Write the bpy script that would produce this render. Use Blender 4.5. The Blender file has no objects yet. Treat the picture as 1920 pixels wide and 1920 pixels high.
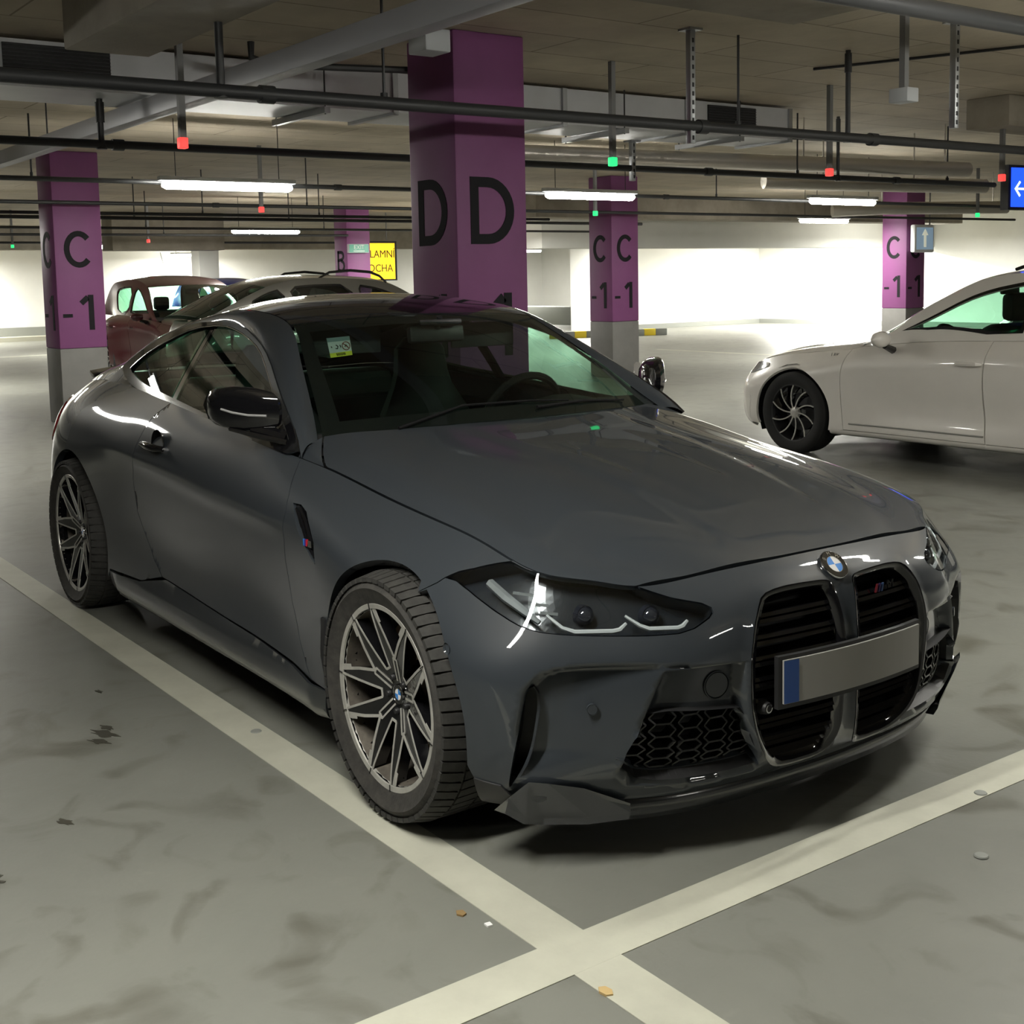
import bpy, bmesh, math, random
import numpy as np
from mathutils import Vector, Matrix, geometry
random.seed(7); np.random.seed(7)
scene=bpy.context.scene; COL=scene.collection
PI=math.pi
# ---------------------------------------------------------------- camera, world, exposure
cam_d=bpy.data.cameras.new('camera'); cam=bpy.data.objects.new('camera',cam_d); COL.objects.link(cam)
cam_d.sensor_width=36; cam_d.sensor_fit='HORIZONTAL'; cam_d.lens=44.253; cam_d.shift_y=-.10026; cam_d.clip_start=.05; cam_d.clip_end=120
_r=Vector((.588,.809,-.020)); _b=Vector((.8058,-.5830,.1035)).normalized(); _u=_b.cross(_r).normalized(); _r=_u.cross(_b).normalized()
cam.matrix_world=Matrix(((_r.x,_u.x,_b.x,2.8344),(_r.y,_u.y,_b.y,-2.5551),(_r.z,_u.z,_b.z,1.4436),(0,0,0,1)))
scene.camera=cam
world=bpy.data.worlds.new('world'); scene.world=world; world.use_nodes=True
world.node_tree.nodes['Background'].inputs[0].default_value=(.5,.5,.5,1); world.node_tree.nodes['Background'].inputs[1].default_value=.01
vs=scene.view_settings; vs.view_transform='Standard'; vs.look='None'; vs.gamma=1; vs.use_curve_mapping=False; vs.exposure=0.0
cy=scene.cycles; cy.use_denoising=True; cy.max_bounces=6; cy.diffuse_bounces=3; cy.glossy_bounces=3; cy.transmission_bounces=3; cy.transparent_max_bounces=8; cy.use_adaptive_sampling=True; cy.adaptive_threshold=.08; cy.adaptive_min_samples=16
cy.caustics_reflective=False; cy.caustics_refractive=False; cy.sample_clamp_indirect=6; cy.blur_glossy=.5
#==BODYLIB  (smooth lofted body skin; car frame: x forward from front axle, y left, z up)
def _spl(k):
    """natural cubic interpolation operator for knots k -> function giving basis rows"""
    k=np.asarray(k,float); n=len(k); h=np.diff(k)
    A=np.zeros((n,n)); Bm=np.zeros((n,n)); A[0,0]=A[-1,-1]=1
    for i in range(1,n-1):
        A[i,i-1]=h[i-1]; A[i,i]=2*(h[i-1]+h[i]); A[i,i+1]=h[i]
        Bm[i,i-1]=6/h[i-1]; Bm[i,i]=-6/h[i-1]-6/h[i]; Bm[i,i+1]=6/h[i]
    M=np.linalg.solve(A,Bm); I=np.eye(n)
    def basis(u):
        u=np.atleast_1d(np.asarray(u,float)); i=np.clip(np.searchsorted(k,u)-1,0,n-2)
        a=(k[i+1]-u); b=(u-k[i]); hh=h[i]
        return (M[i]*(a**3/(6*hh)-a*hh/6)[:,None]+M[i+1]*(b**3/(6*hh)-b*hh/6)[:,None]
                +I[i]*(a/hh)[:,None]+I[i+1]*(b/hh)[:,None])
    return basis
def spline1(k,v):
    b=_spl(k); v=np.asarray(v,float)
    return lambda u: b(u)@v
class Loft:
    """tensor spline through a control net [station][level]; sym mirrors y across given station ends"""
    def __init__(s,net,sym0=False,sym1=False,symt0=False):
        P=np.array(net,float); s.n0=0
        if sym0: P=np.concatenate([P[1:4][::-1]*[1,-1,1],P]); s.n0=3
        m=len(P)
        if sym1: P=np.concatenate([P,P[-4:-1][::-1]*[1,-1,1]])
        s.t0=0
        if symt0: P=np.concatenate([P[:,1:3][:,::-1]*[1,-1,1],P],1); s.t0=2
        ks=np.concatenate([[0],np.cumsum(np.linalg.norm(np.diff(P,axis=0),axis=2).mean(1))])
        kt=np.concatenate([[0],np.cumsum(np.linalg.norm(np.diff(P,axis=1),axis=2).mean(0))])
        ks-=ks[s.n0]; kt-=kt[s.t0]
        s.P=P; s.ks=ks; s.kt=kt; s.bs=_spl(ks); s.bt=_spl(kt)
        s.smax=ks[m-1]; s.tmax=kt[-1]
    def __call__(s,a,b):
        a=np.atleast_1d(a); b=np.atleast_1d(b)
        return np.einsum('ai,aj,ijk->ak',s.bs(a),s.bt(b),s.P)
    def normal(s,a,b,e=1e-3):
        du=s(a+e,b)-s(a-e,b); dv=s(a,b+e)-s(a,b-e); n=np.cross(du,dv)
        return n/(np.linalg.norm(n,axis=1)[:,None]+1e-12)
    def grid(s):
        if not hasattr(s,'_g'):
            a=np.linspace(0,s.smax,260); b=np.linspace(0,s.tmax,70); A,B=np.meshgrid(a,b,indexing='ij')
            A=A.ravel(); B=B.ravel(); s._g=(A,B,s(A,B))
        return s._g
    def inv(s,Q,fun,mask=None):
        """find (s,t) so fun(P)=Q rows (2D), Newton from nearest grid node"""
        Q=np.atleast_2d(np.asarray(Q,float)); A,B,P=s.grid(); F=fun(P)
        if mask is not None:
            k=mask(P); A=A[k];B=B[k];F=F[k]
        out=[]
        for q in Q:
            i=np.argmin(((F-q)**2).sum(1)); x=np.array([A[i],B[i]])
            for _ in range(25):
                f0=fun(s(x[:1],x[1:]))[0]; e=q-f0
                J=np.stack([(fun(s(x[:1]+1e-4,x[1:]))[0]-f0)/1e-4,(fun(s(x[:1],x[1:]+1e-4))[0]-f0)/1e-4],1)
                try: d=np.linalg.lstsq(J,e,rcond=1e-4)[0]
                except Exception: break
                n=np.linalg.norm(d)
                if n>.05: d*=.05/n
                x=np.clip(x+d,[0,0],[s.smax,s.tmax])
                if n<1e-6: break
            out.append(x)
        return np.array(out)
    def xz(s,Q,**k): return s.inv(Q,lambda P:P[:,[0,2]],mask=lambda P:P[:,1]>.55)
    def yz(s,Q): return s.inv(Q,lambda P:P[:,[1,2]],mask=lambda P:P[:,0]>.2)
    def yzr(s,Q): return s.inv(Q,lambda P:P[:,[1,2]],mask=lambda P:P[:,0]<-3.3)
# lower body: stations rear centre -> round the side -> front centre, levels bottom -> top (right half, y positive)
def _door(x,zs,ys,top):
    return [(x,.835,.145),(x,.878,.163),(x,.892,.24),(x,ys-.032,.38),(x,ys-.020,.53),(x,ys,zs),(x,ys-.022,zs+.12)]+[top]
BODY=[
 [(-3.80,0,.20),(-3.83,0,.25),(-3.86,0,.34),(-3.90,0,.46),(-3.92,0,.58),(-3.90,0,.72),(-3.86,0,.86),(-3.80,0,.985)],
 [(-3.77,.30,.20),(-3.80,.30,.25),(-3.84,.30,.34),(-3.87,.31,.46),(-3.89,.31,.58),(-3.87,.31,.72),(-3.83,.30,.86),(-3.78,.29,.985)],
 [(-3.66,.58,.19),(-3.70,.60,.24),(-3.72,.62,.33),(-3.75,.63,.46),(-3.76,.63,.58),(-3.74,.63,.72),(-3.71,.60,.86),(-3.69,.52,.985)],
 [(-3.46,.73,.17),(-3.48,.76,.21),(-3.50,.785,.29),(-3.51,.80,.42),(-3.51,.805,.56),(-3.50,.80,.71),(-3.48,.765,.85),(-3.47,.63,.975)],
 [(-3.20,.83,.16),(-3.20,.865,.19),(-3.20,.895,.26),(-3.20,.915,.39),(-3.20,.920,.54),(-3.20,.905,.70),(-3.20,.846,.865),(-3.20,.695,.997)],
 [(-2.857,.87,.15),(-2.857,.905,.175),(-2.857,.928,.25),(-2.857,.942,.38),(-2.857,.945,.53),(-2.857,.941,.71),(-2.857,.885,.885),(-2.857,.735,1.018)],
 [(-2.50,.86,.15),(-2.50,.895,.17),(-2.50,.915,.24),(-2.50,.920,.38),(-2.50,.928,.53),(-2.50,.932,.73),(-2.50,.888,.885),(-2.50,.768,1.020)],
 [(-2.15,.845,.15),(-2.15,.885,.167),(-2.15,.900,.24),(-2.15,.890,.38),(-2.15,.898,.53),(-2.15,.914,.745),(-2.15,.880,.88),(-2.15,.795,1.008)],
 _door(-1.75,.740,.904,(-1.75,.812,.982)),
 _door(-1.30,.720,.902,(-1.30,.822,.948)),
 [(-.90,.835,.145),(-.90,.878,.163),(-.90,.892,.24),(-.90,.872,.38),(-.90,.884,.53),(-.90,.904,.70),(-.90,.884,.81),(-.88,.826,.912)],
 [(-.58,.845,.145),(-.58,.885,.163),(-.58,.900,.24),(-.58,.892,.38),(-.58,.900,.53),(-.58,.910,.68),(-.58,.882,.785),(-.56,.790,.872)],
 [(-.28,.86,.145),(-.28,.905,.165),(-.28,.922,.24),(-.28,.924,.38),(-.28,.928,.52),(-.28,.928,.66),(-.27,.880,.746),(-.24,.776,.826)],
 [(.00,.87,.145),(.00,.915,.165),(.00,.935,.24),(.00,.940,.38),(.00,.941,.52),(.00,.931,.632),(.01,.874,.716),(.05,.772,.796)],
 [(.22,.87,.14),(.24,.905,.165),(.25,.932,.24),(.25,.938,.38),(.25,.938,.50),(.245,.918,.598),(.235,.858,.684),(.26,.762,.765)],
 [(.36,.815,.13),(.40,.86,.165),(.425,.895,.24),(.43,.905,.37),(.43,.905,.48),(.415,.878,.565),(.385,.815,.660),(.41,.742,.728)],
 [(.435,.755,.125),(.48,.79,.165),(.52,.815,.24),(.535,.822,.36),(.533,.820,.47),(.520,.80,.56),(.485,.755,.645),(.475,.695,.713)],
 [(.50,.68,.12),(.545,.69,.165),(.592,.695,.24),(.612,.695,.36),(.613,.69,.47),(.60,.68,.555),(.56,.655,.635),(.525,.635,.704)],
 [(.585,.52,.12),(.63,.525,.165),(.682,.53,.235),(.703,.53,.36),(.706,.525,.47),(.695,.52,.555),(.655,.525,.63),(.598,.545,.692)],
 [(.628,.36,.12),(.672,.36,.165),(.727,.365,.235),(.748,.365,.36),(.752,.365,.47),(.744,.365,.56),(.712,.375,.635),(.634,.39,.702)],
 [(.648,.18,.12),(.692,.18,.165),(.748,.18,.235),(.770,.18,.36),(.775,.18,.47),(.767,.18,.57),(.737,.19,.655),(.662,.20,.713)],
 [(.655,0,.12),(.700,0,.165),(.756,0,.235),(.778,0,.36),(.783,0,.47),(.773,0,.57),(.742,0,.66),(.672,0,.717)],
]
W=Loft(BODY,sym0=True,sym1=True)
# upper skin: cowl -> windscreen -> roof -> rear screen -> deck ; 5 columns centre -> edge
def _row(xc,zc,xe,ye,ze,b=.0):
    r=[]
    for q in (0,.28,.55,.8,1.0):
        r.append((xc+(xe-xc)*q**2.0, ye*q, zc+(ze-zc)*q**2.3))
    return r
TOP=[_row(-.40,.930,-.70,.755,.905),_row(-.52,.978,-.775,.722,.948),_row(-.78,1.105,-.965,.655,1.073),_row(-1.04,1.222,-1.155,.592,1.189),
 _row(-1.27,1.312,-1.345,.537,1.288),_row(-1.50,1.366,-1.53,.545,1.330),_row(-1.80,1.392,-1.80,.558,1.338),_row(-2.15,1.376,-2.15,.560,1.292),
 _row(-2.50,1.322,-2.50,.552,1.222),_row(-2.85,1.228,-2.85,.550,1.132),_row(-3.20,1.105,-3.17,.575,1.040),_row(-3.45,1.035,-3.44,.585,.998),_row(-3.78,1.02,-3.70,.50,.99)]
T=Loft(TOP,symt0=True)
def Gy(x,z):
    d=np.asarray(z)-.90; x=np.asarray(x)
    return .836-.50*d-.30*d*d - .025*np.clip((-1.9-x)/.7,0,2)**2 - .02*np.clip((x+1.0)/.3,0,2)**2
# bonnet: height over plan, columns 0 .. edge, rows cowl -> nose
def _hrow(xc,zc,xe,ye,ze,crest):
    r=[]
    for q,zz in ((0,0),(.3,.02),(.55,.10),(.78,None),(.92,None),(1.0,1)):
        if zz is None: z=crest if q<.9 else ze+(crest-ze)*.62
        else: z=zc+(crest-zc)*zz*2 if q<.6 else ze
        r.append((xc+(xe-xc)*q**2.2, ye*q, z))
    return r
_ts=np.linspace(2.5,W.smax,3000); _tp=W(_ts,np.full(3000,W.tmax))
def _wt(x):
    p=_tp[np.argmin(np.abs(_tp[:,0]-x))]; return float(p[0]),float(p[1]),float(p[2])
HOODN=[_hrow(-.53,.970,-.765,.708,.946,.962),_hrow(-.40,.945,*_wt(-.585),.922),_hrow(-.15,.912,*_wt(-.28),.879),_hrow(.10,.872,*_wt(.03),.836),
 _hrow(.32,.825,*_wt(.26),.790),_hrow(.50,.776,*_wt(.42),.743),_hrow(.60,.744,*_wt(.525),.718),_hrow(.668,.7185,*_wt(.592),.703)]
class _Hood(Loft):
    def fit(s):
        k=np.linspace(0,s.smax,300); P=Loft.__call__(s,k,np.full(300,s.tmax)); Q=np.array([_wt(x) for x in P[:,0]]); d=Q-P; d[:,0]=0; d*=np.clip((P[:,0]+.60)/.03,0,1)[:,None]; s._k=k; s._d=d
    def __call__(s,a,b):
        V=Loft.__call__(s,a,b)
        if hasattr(s,'_d'):
            w=np.clip(np.abs(np.atleast_1d(b))/s.tmax,0,1)**5; V=V+np.stack([np.interp(np.atleast_1d(a),s._k,s._d[:,i]) for i in range(3)],1)*w[:,None]
        return V
H=_Hood(HOODN,symt0=True); H.fit()
def Hinv(Q): return H.inv(Q,lambda P:P[:,[0,1]])
def Tinv(Q): return T.inv(Q,lambda P:P[:,[0,1]])
#==END
# ---------------------------------------------------------------- materials
MATS={}
def mat(name,col=(.5,.5,.5),rough=.5,metal=0,coat=0,coatr=.03,emit=None,estr=0,noise=0,nscale=6,ncol=None,bump=0,bscale=40,spec=.5,detail=6,aniso=None):
    if name in MATS: return MATS[name]
    m=bpy.data.materials.new(name); m.use_nodes=True; nt=m.node_tree; b=nt.nodes['Principled BSDF']
    b.inputs['Base Color'].default_value=(*col,1); b.inputs['Roughness'].default_value=rough; b.inputs['Metallic'].default_value=metal
    b.inputs['Coat Weight'].default_value=coat; b.inputs['Coat Roughness'].default_value=coatr; b.inputs['Specular IOR Level'].default_value=spec
    if emit: b.inputs['Emission Color'].default_value=(*emit,1); b.inputs['Emission Strength'].default_value=estr
    tc=None
    if noise or bump:
        tc=nt.nodes.new('ShaderNodeTexCoord')
    if noise:
        n=nt.nodes.new('ShaderNodeTexNoise'); n.inputs['Scale'].default_value=nscale; n.inputs['Detail'].default_value=detail; n.inputs['Roughness'].default_value=.62
        nt.links.new(tc.outputs['Object'],n.inputs['Vector'])
        r=nt.nodes.new('ShaderNodeMapRange'); r.inputs[1].default_value=.35; r.inputs[2].default_value=.65; nt.links.new(n.outputs['Fac'],r.inputs[0])
        mx=nt.nodes.new('ShaderNodeMix'); mx.data_type='RGBA'; nt.links.new(r.outputs[0],mx.inputs[0])
        c2=ncol or tuple(c*(1-noise) for c in col)
        mx.inputs[6].default_value=(*col,1); mx.inputs[7].default_value=(*c2,1); nt.links.new(mx.outputs[2],b.inputs['Base Color'])
    if bump:
        n=nt.nodes.new('ShaderNodeTexNoise'); n.inputs['Scale'].default_value=bscale; n.inputs['Detail'].default_value=4
        nt.links.new(tc.outputs['Object'],n.inputs['Vector'])
        bp=nt.nodes.new('ShaderNodeBump'); bp.inputs['Strength'].default_value=bump; bp.inputs['Distance'].default_value=.01
        nt.links.new(n.outputs['Fac'],bp.inputs['Height']); nt.links.new(bp.outputs[0],b.inputs['Normal'])
    MATS[name]=m; return m
def glass(name,tint=(.5,.6,.55),rough=.0,refl=1.0):
    """thin glazing: tinted see-through pane with a fresnel reflection"""
    if name in MATS: return MATS[name]
    m=bpy.data.materials.new(name); m.use_nodes=True; nt=m.node_tree; nt.nodes.clear()
    o=nt.nodes.new('ShaderNodeOutputMaterial'); t=nt.nodes.new('ShaderNodeBsdfTransparent'); t.inputs[0].default_value=(*tint,1)
    g=nt.nodes.new('ShaderNodeBsdfGlossy'); g.inputs['Roughness'].default_value=rough; g.inputs['Color'].default_value=(refl,refl,refl,1)
    f=nt.nodes.new('ShaderNodeFresnel'); f.inputs[0].default_value=1.5; mx=nt.nodes.new('ShaderNodeMixShader')
    gm=nt.nodes.new('ShaderNodeNewGeometry'); ma=nt.nodes.new('ShaderNodeMath'); ma.operation='MULTIPLY_ADD'; ma.inputs[1].default_value=1/1.5-1.5; ma.inputs[2].default_value=1.5
    nt.links.new(gm.outputs['Backfacing'],ma.inputs[0]); nt.links.new(ma.outputs[0],f.inputs[0]); nt.links.new(f.outputs[0],mx.inputs[0]); nt.links.new(t.outputs[0],mx.inputs[1]); nt.links.new(g.outputs[0],mx.inputs[2]); nt.links.new(mx.outputs[0],o.inputs[0])
    MATS[name]=m; return m
# ---------------------------------------------------------------- objects
def obj(name,V,F,m,parent=None,smooth=False,loc=None):
    me=bpy.data.meshes.new(name); me.from_pydata([tuple(map(float,v)) for v in V],[],[tuple(map(int,f)) for f in F]); me.update()
    if m is not None:
        for x in (m if isinstance(m,(list,tuple)) else [m]): me.materials.append(x)
    if smooth: me.shade_smooth()
    o=bpy.data.objects.new(name,me); COL.objects.link(o)
    if parent is not None: o.parent=parent
    if loc: o.location=loc
    return o
def link(name,me,parent=None,mtx=None):
    o=bpy.data.objects.new(name,me); COL.objects.link(o)
    if parent is not None: o.parent=parent
    if mtx is not None: o.matrix_local=mtx
    return o
def tag(o,label=None,cat=None,group=None,kind=None):
    if label: o['label']=label
    if cat: o['category']=cat
    if group: o['group']=group
    if kind: o['kind']=kind
    return o
def empty(name,loc=(0,0,0),rz=0,label=None,cat=None,group=None):
    o=bpy.data.objects.new(name,None); COL.objects.link(o); o.location=loc; o.rotation_euler=(0,0,rz); o.empty_display_size=.1
    return tag(o,label,cat,group)
class MB:
    """mesh collector"""
    def __init__(s): s.V=[]; s.F=[]
    def add(s,V,F):
        n=len(s.V); s.V+= [tuple(v) for v in V]; s.F+=[tuple(i+n for i in f) for f in F]; return s
    def box(s,x0,x1,y0,y1,z0,z1,bev=0):
        if bev<=0:
            V=[(x,y,z) for z in (z0,z1) for y in (y0,y1) for x in (x0,x1)]
            return s.add(V,[(0,2,3,1),(4,5,7,6),(0,1,5,4),(2,6,7,3),(0,4,6,2),(1,3,7,5)])
        bm=bmesh.new(); bmesh.ops.create_cube(bm,size=1)
        for v in bm.verts: v.co=((x0+x1)/2+v.co.x*(x1-x0),(y0+y1)/2+v.co.y*(y1-y0),(z0+z1)/2+v.co.z*(z1-z0))
        bmesh.ops.bevel(bm,geom=bm.edges[:],offset=bev,segments=2,affect='EDGES',profile=.5)
        bm.verts.index_update(); s.add([v.co[:] for v in bm.verts],[[v.index for v in f.verts] for f in bm.faces]); bm.free(); return s
    def tube(s,pts,r,n=10,caps=True,up=None):
        """round (n>=6) or square tube along a polyline; r may be a list"""
        P=[Vector(p) for p in pts]; rs=r if isinstance(r,(list,tuple)) else [r]*len(P)
        T=[]
        for i in range(len(P)):
            a=P[max(i-1,0)]; b=P[min(i+1,len(P)-1)]; T.append((b-a).normalized())
        u=Vector(up) if up else (Vector((0,0,1)) if abs(T[0].z)<.9 else Vector((1,0,0)))
        V=[];F=[]
        for i,p in enumerate(P):
            a=T[i].cross(u); a=a.normalized() if a.length>1e-6 else T[i].orthogonal().normalized(); b=a.cross(T[i]).normalized(); u=b
            for k in range(n):
                t=2*PI*k/n+(PI/4 if n==4 else 0); V.append(p+(a*math.cos(t)+b*math.sin(t))*rs[i])
        for i in range(len(P)-1):
            for k in range(n):
                k2=(k+1)%n; F.append((i*n+k,i*n+k2,(i+1)*n+k2,(i+1)*n+k))
        if caps: F.append(tuple(range(n-1,-1,-1))); F.append(tuple((len(P)-1)*n+k for k in range(n)))
        return s.add(V,F)
    def lathe(s,prof,n=48,axis='y',c=(0,0,0),close=False):
        """profile (r,h) turned about an axis through c"""
        V=[];F=[];m=len(prof)
        for i in range(n):
            t=2*PI*i/n; ct,st=math.cos(t),math.sin(t)
            for r,h in prof:
                if axis=='y': V.append((c[0]+r*ct,c[1]+h,c[2]+r*st))
                elif axis=='x': V.append((c[0]+h,c[1]+r*ct,c[2]+r*st))
                else: V.append((c[0]+r*ct,c[1]+r*st,c[2]+h))
        for i in range(n):
            j=(i+1)%n
            for k in range(m-1 if not close else m):
                k2=(k+1)%m; F.append((i*m+k,i*m+k2,j*m+k2,j*m+k))
        return s.add(V,F)
    def prism(s,poly,h0,h1,f=lambda a,b,h:(a,b,h)):
        n=len(poly); V=[f(a,b,h0) for a,b in poly]+[f(a,b,h1) for a,b in poly]
        F=[tuple(range(n-1,-1,-1)),tuple(range(n,2*n))]+[(i,(i+1)%n,n+(i+1)%n,n+i) for i in range(n)]
        return s.add(V,F)
    def build(s,name,m,parent=None,smooth=False,loc=None,fix=True):
        o=obj(name,s.V,s.F,m,parent,False,loc)
        if fix or smooth:
            bm=bmesh.new(); bm.from_mesh(o.data)
            if fix: bmesh.ops.recalc_face_normals(bm,faces=bm.faces[:])
            bm.to_mesh(o.data); bm.free()
        if smooth:
            o.data.shade_smooth(); o.data.set_sharp_from_angle(angle=math.radians(38))
        return o
def box(name,b,m,parent=None,bev=0): return MB().box(*b,bev=bev).build(name,m,parent,smooth=bev>0)
def ribbon(path,w,closed=False):
    """2D stroke outline quads along a path -> (V2,F)"""
    P=np.array(path,float); n=len(P); V=[];F=[]
    for i in range(n):
        a=P[(i-1)%n] if closed or i>0 else P[i]; b=P[(i+1)%n] if closed or i<n-1 else P[i]
        d1=P[i]-a; d2=b-P[i]; l1=np.linalg.norm(d1); l2=np.linalg.norm(d2)
        d1=d1/l1 if l1>1e-9 else d2/l2; d2=d2/l2 if l2>1e-9 else d1
        t=d1+d2; t/=np.linalg.norm(t)+1e-9; nrm=np.array([-t[1],t[0]]); k=min(2.0,1/max(.3,float(nrm@np.array([-d1[1],d1[0]]))))
        V+= [P[i]+nrm*w/2*k,P[i]-nrm*w/2*k]
    for i in range(n if closed else n-1):
        j=(i+1)%n; F.append((2*i,2*i+1,2*j+1,2*j))
    return np.array(V),F
def stroke(mb,paths,w,f,th=.004):
    """raised flat strokes; f maps (a,b,h)->xyz"""
    for path in paths:
        cl=len(path)>3 and np.allclose(path[0],path[-1]); V,F=ribbon(path[:-1] if cl else path,w,cl); n=len(V)
        VV=[f(a,b,th) for a,b in V]+[f(a,b,-.002) for a,b in V]
        FF=[q for q in F]
        m=n//2
        for i in range(m if cl else m-1):
            j=(i+1)%m; FF+= [(2*i,2*j,n+2*j,n+2*i),(2*i+1,n+2*i+1,n+2*j+1,2*j+1)]
        if not cl: FF+= [(0,n,n+1,1),(n-2,n-1,2*n-1,2*n-2)]
        mb.add(VV,FF)
def arc(cx,cz,rx,rz,a0,a1,n=18): return [(cx+rx*math.cos(math.radians(a0+(a1-a0)*i/n)),cz+rz*math.sin(math.radians(a0+(a1-a0)*i/n))) for i in range(n+1)]
def text(name,body,size,m,mtx,parent=None,extrude=.002,align='CENTER',shear=0,sx=1,bold=0):
    c=bpy.data.curves.new(name,'FONT'); c.body=body; c.size=size; c.extrude=extrude; c.align_x=align; c.align_y='CENTER'; c.shear=shear; c.resolution_u=3; c.offset=bold
    t=bpy.data.objects.new(name,c); COL.objects.link(t); dg=bpy.context.evaluated_depsgraph_get(); dg.update()
    me=bpy.data.meshes.new_from_object(t.evaluated_get(dg)); bpy.data.objects.remove(t); me.name=name
    me.materials.clear(); me.materials.append(m)
    for v in me.vertices: v.co.x*=sx
    return link(name,me,parent,mtx)
def frame(o,x,y):
    """matrix with local x,y axes and origin"""
    X=Vector(x).normalized(); Z=X.cross(Vector(y)).normalized(); Y=Z.cross(X)
    return Matrix(((X.x,Y.x,Z.x,o[0]),(X.y,Y.y,Z.y,o[1]),(X.z,Y.z,Z.z,o[2]),(0,0,0,1)))
# ---------------------------------------------------------------- trimmed skin panels
def dens(P,step,closed=True):
    P=np.asarray(P,float); out=[]
    n=len(P)
    for i in range(n if closed else n-1):
        a=P[i]; b=P[(i+1)%n]; k=max(1,int(math.ceil(np.linalg.norm(b-a)/step)))
        for j in range(k): out.append(a+(b-a)*j/k)
    if not closed: out.append(P[-1])
    return np.array(out)
def chaikin(P,it=2,closed=True):
    P=np.asarray(P,float)
    for _ in range(it):
        if closed:
            Q=np.roll(P,-1,0); P=np.stack([.75*P+.25*Q,.25*P+.75*Q],1).reshape(-1,P.shape[1])
        else:
            Q=np.stack([.75*P[:-1]+.25*P[1:],.25*P[:-1]+.75*P[1:]],1).reshape(-1,P.shape[1]); P=np.concatenate([P[:1],Q[1:-1],P[-1:]])
    return P
def inside(pts,poly):
    x,y=pts[:,0],pts[:,1]; r=np.zeros(len(pts),bool); P=np.asarray(poly); j=len(P)-1
    for i in range(len(P)):
        xi,yi=P[i]; xj,yj=P[j]
        c=((yi>y)!=(yj>y))&(x<(xj-xi)*(y-yi)/((yj-yi) or 1e-12)+xi); r^=c; j=i
    return r
def pdist(pts,poly,closed=True):
    P=np.asarray(poly,float); d=np.full(len(pts),1e9); n=len(P)
    for i in range(n if closed else n-1):
        a=P[i]; b=P[(i+1)%n]; ab=b-a; t=np.clip(((pts-a)@ab)/((ab@ab)+1e-12),0,1); d=np.minimum(d,np.linalg.norm(pts-a-t[:,None]*ab,axis=1))
    return d
def shrink(poly,d):
    """offset closed polygon inwards by d"""
    P=np.asarray(poly,float); a=np.roll(P,1,0); b=np.roll(P,-1,0); area=.5*np.sum(P[:,0]*b[:,1]-b[:,0]*P[:,1]); s=1 if area>0 else -1
    e1=P-a; e2=b-P; e1/=np.linalg.norm(e1,axis=1)[:,None]+1e-9; e2/=np.linalg.norm(e2,axis=1)[:,None]+1e-9
    n1=np.stack([-e1[:,1],e1[:,0]],1)*s; n2=np.stack([-e2[:,1],e2[:,0]],1)*s; n=n1+n2; L=(n*n).sum(1); n/=np.maximum(L/2,.35)[:,None]
    return P+n*d
def cdt(outer,holes=(),step=.02,extra=()):
    loops=[dens(outer,step*.8)]+[dens(h,step*.8) for h in holes]; V=[];E=[]
    for L in loops:
        n=len(V); V+=list(map(tuple,L)); E+=[(n+i,n+(i+1)%len(L)) for i in range(len(L))]
    lines=[]
    for L in extra:
        D=dens(L,step*.8,closed=False); lines.append(D); n=len(V); V+=list(map(tuple,D)); E+=[(n+i,n+i+1) for i in range(len(D)-1)]
    o=loops[0]; mn=o.min(0); mx=o.max(0); G=[]
    ny=int((mx[1]-mn[1])/(step*.87))+1; nx=int((mx[0]-mn[0])/step)+1
    gx,gy=np.meshgrid(np.arange(nx+1),np.arange(ny+1)); gp=np.stack([mn[0]+(gx+.5*(gy%2))*step,mn[1]+gy*step*.87],-1).reshape(-1,2)
    k=inside(gp,o)
    for h in loops[1:]: k&=~inside(gp,h)
    gp=gp[k]
    for L in loops: gp=gp[pdist(gp,L)>step*.45]
    for L in lines: gp=gp[pdist(gp,L,False)>step*.4]
    V+=list(map(tuple,gp))
    rv,re,rf,_,_,_=geometry.delaunay_2d_cdt([Vector(v) for v in V],E,[],0,1e-5)
    rv=np.array([tuple(v) for v in rv]); rf=[f for f in rf if len(f)==3]; T3=np.array(rf); c=rv[T3].mean(1); k=inside(c,o)
    for h in loops[1:]: k&=~inside(c,h)
    return rv,T3[k]
def vnorm(V,F):
    n=np.zeros_like(V); f=np.cross(V[F[:,1]]-V[F[:,0]],V[F[:,2]]-V[F[:,0]])
    for k in range(3): np.add.at(n,F[:,k],f)
    return n/(np.linalg.norm(n,axis=1)[:,None]+1e-12)
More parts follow.
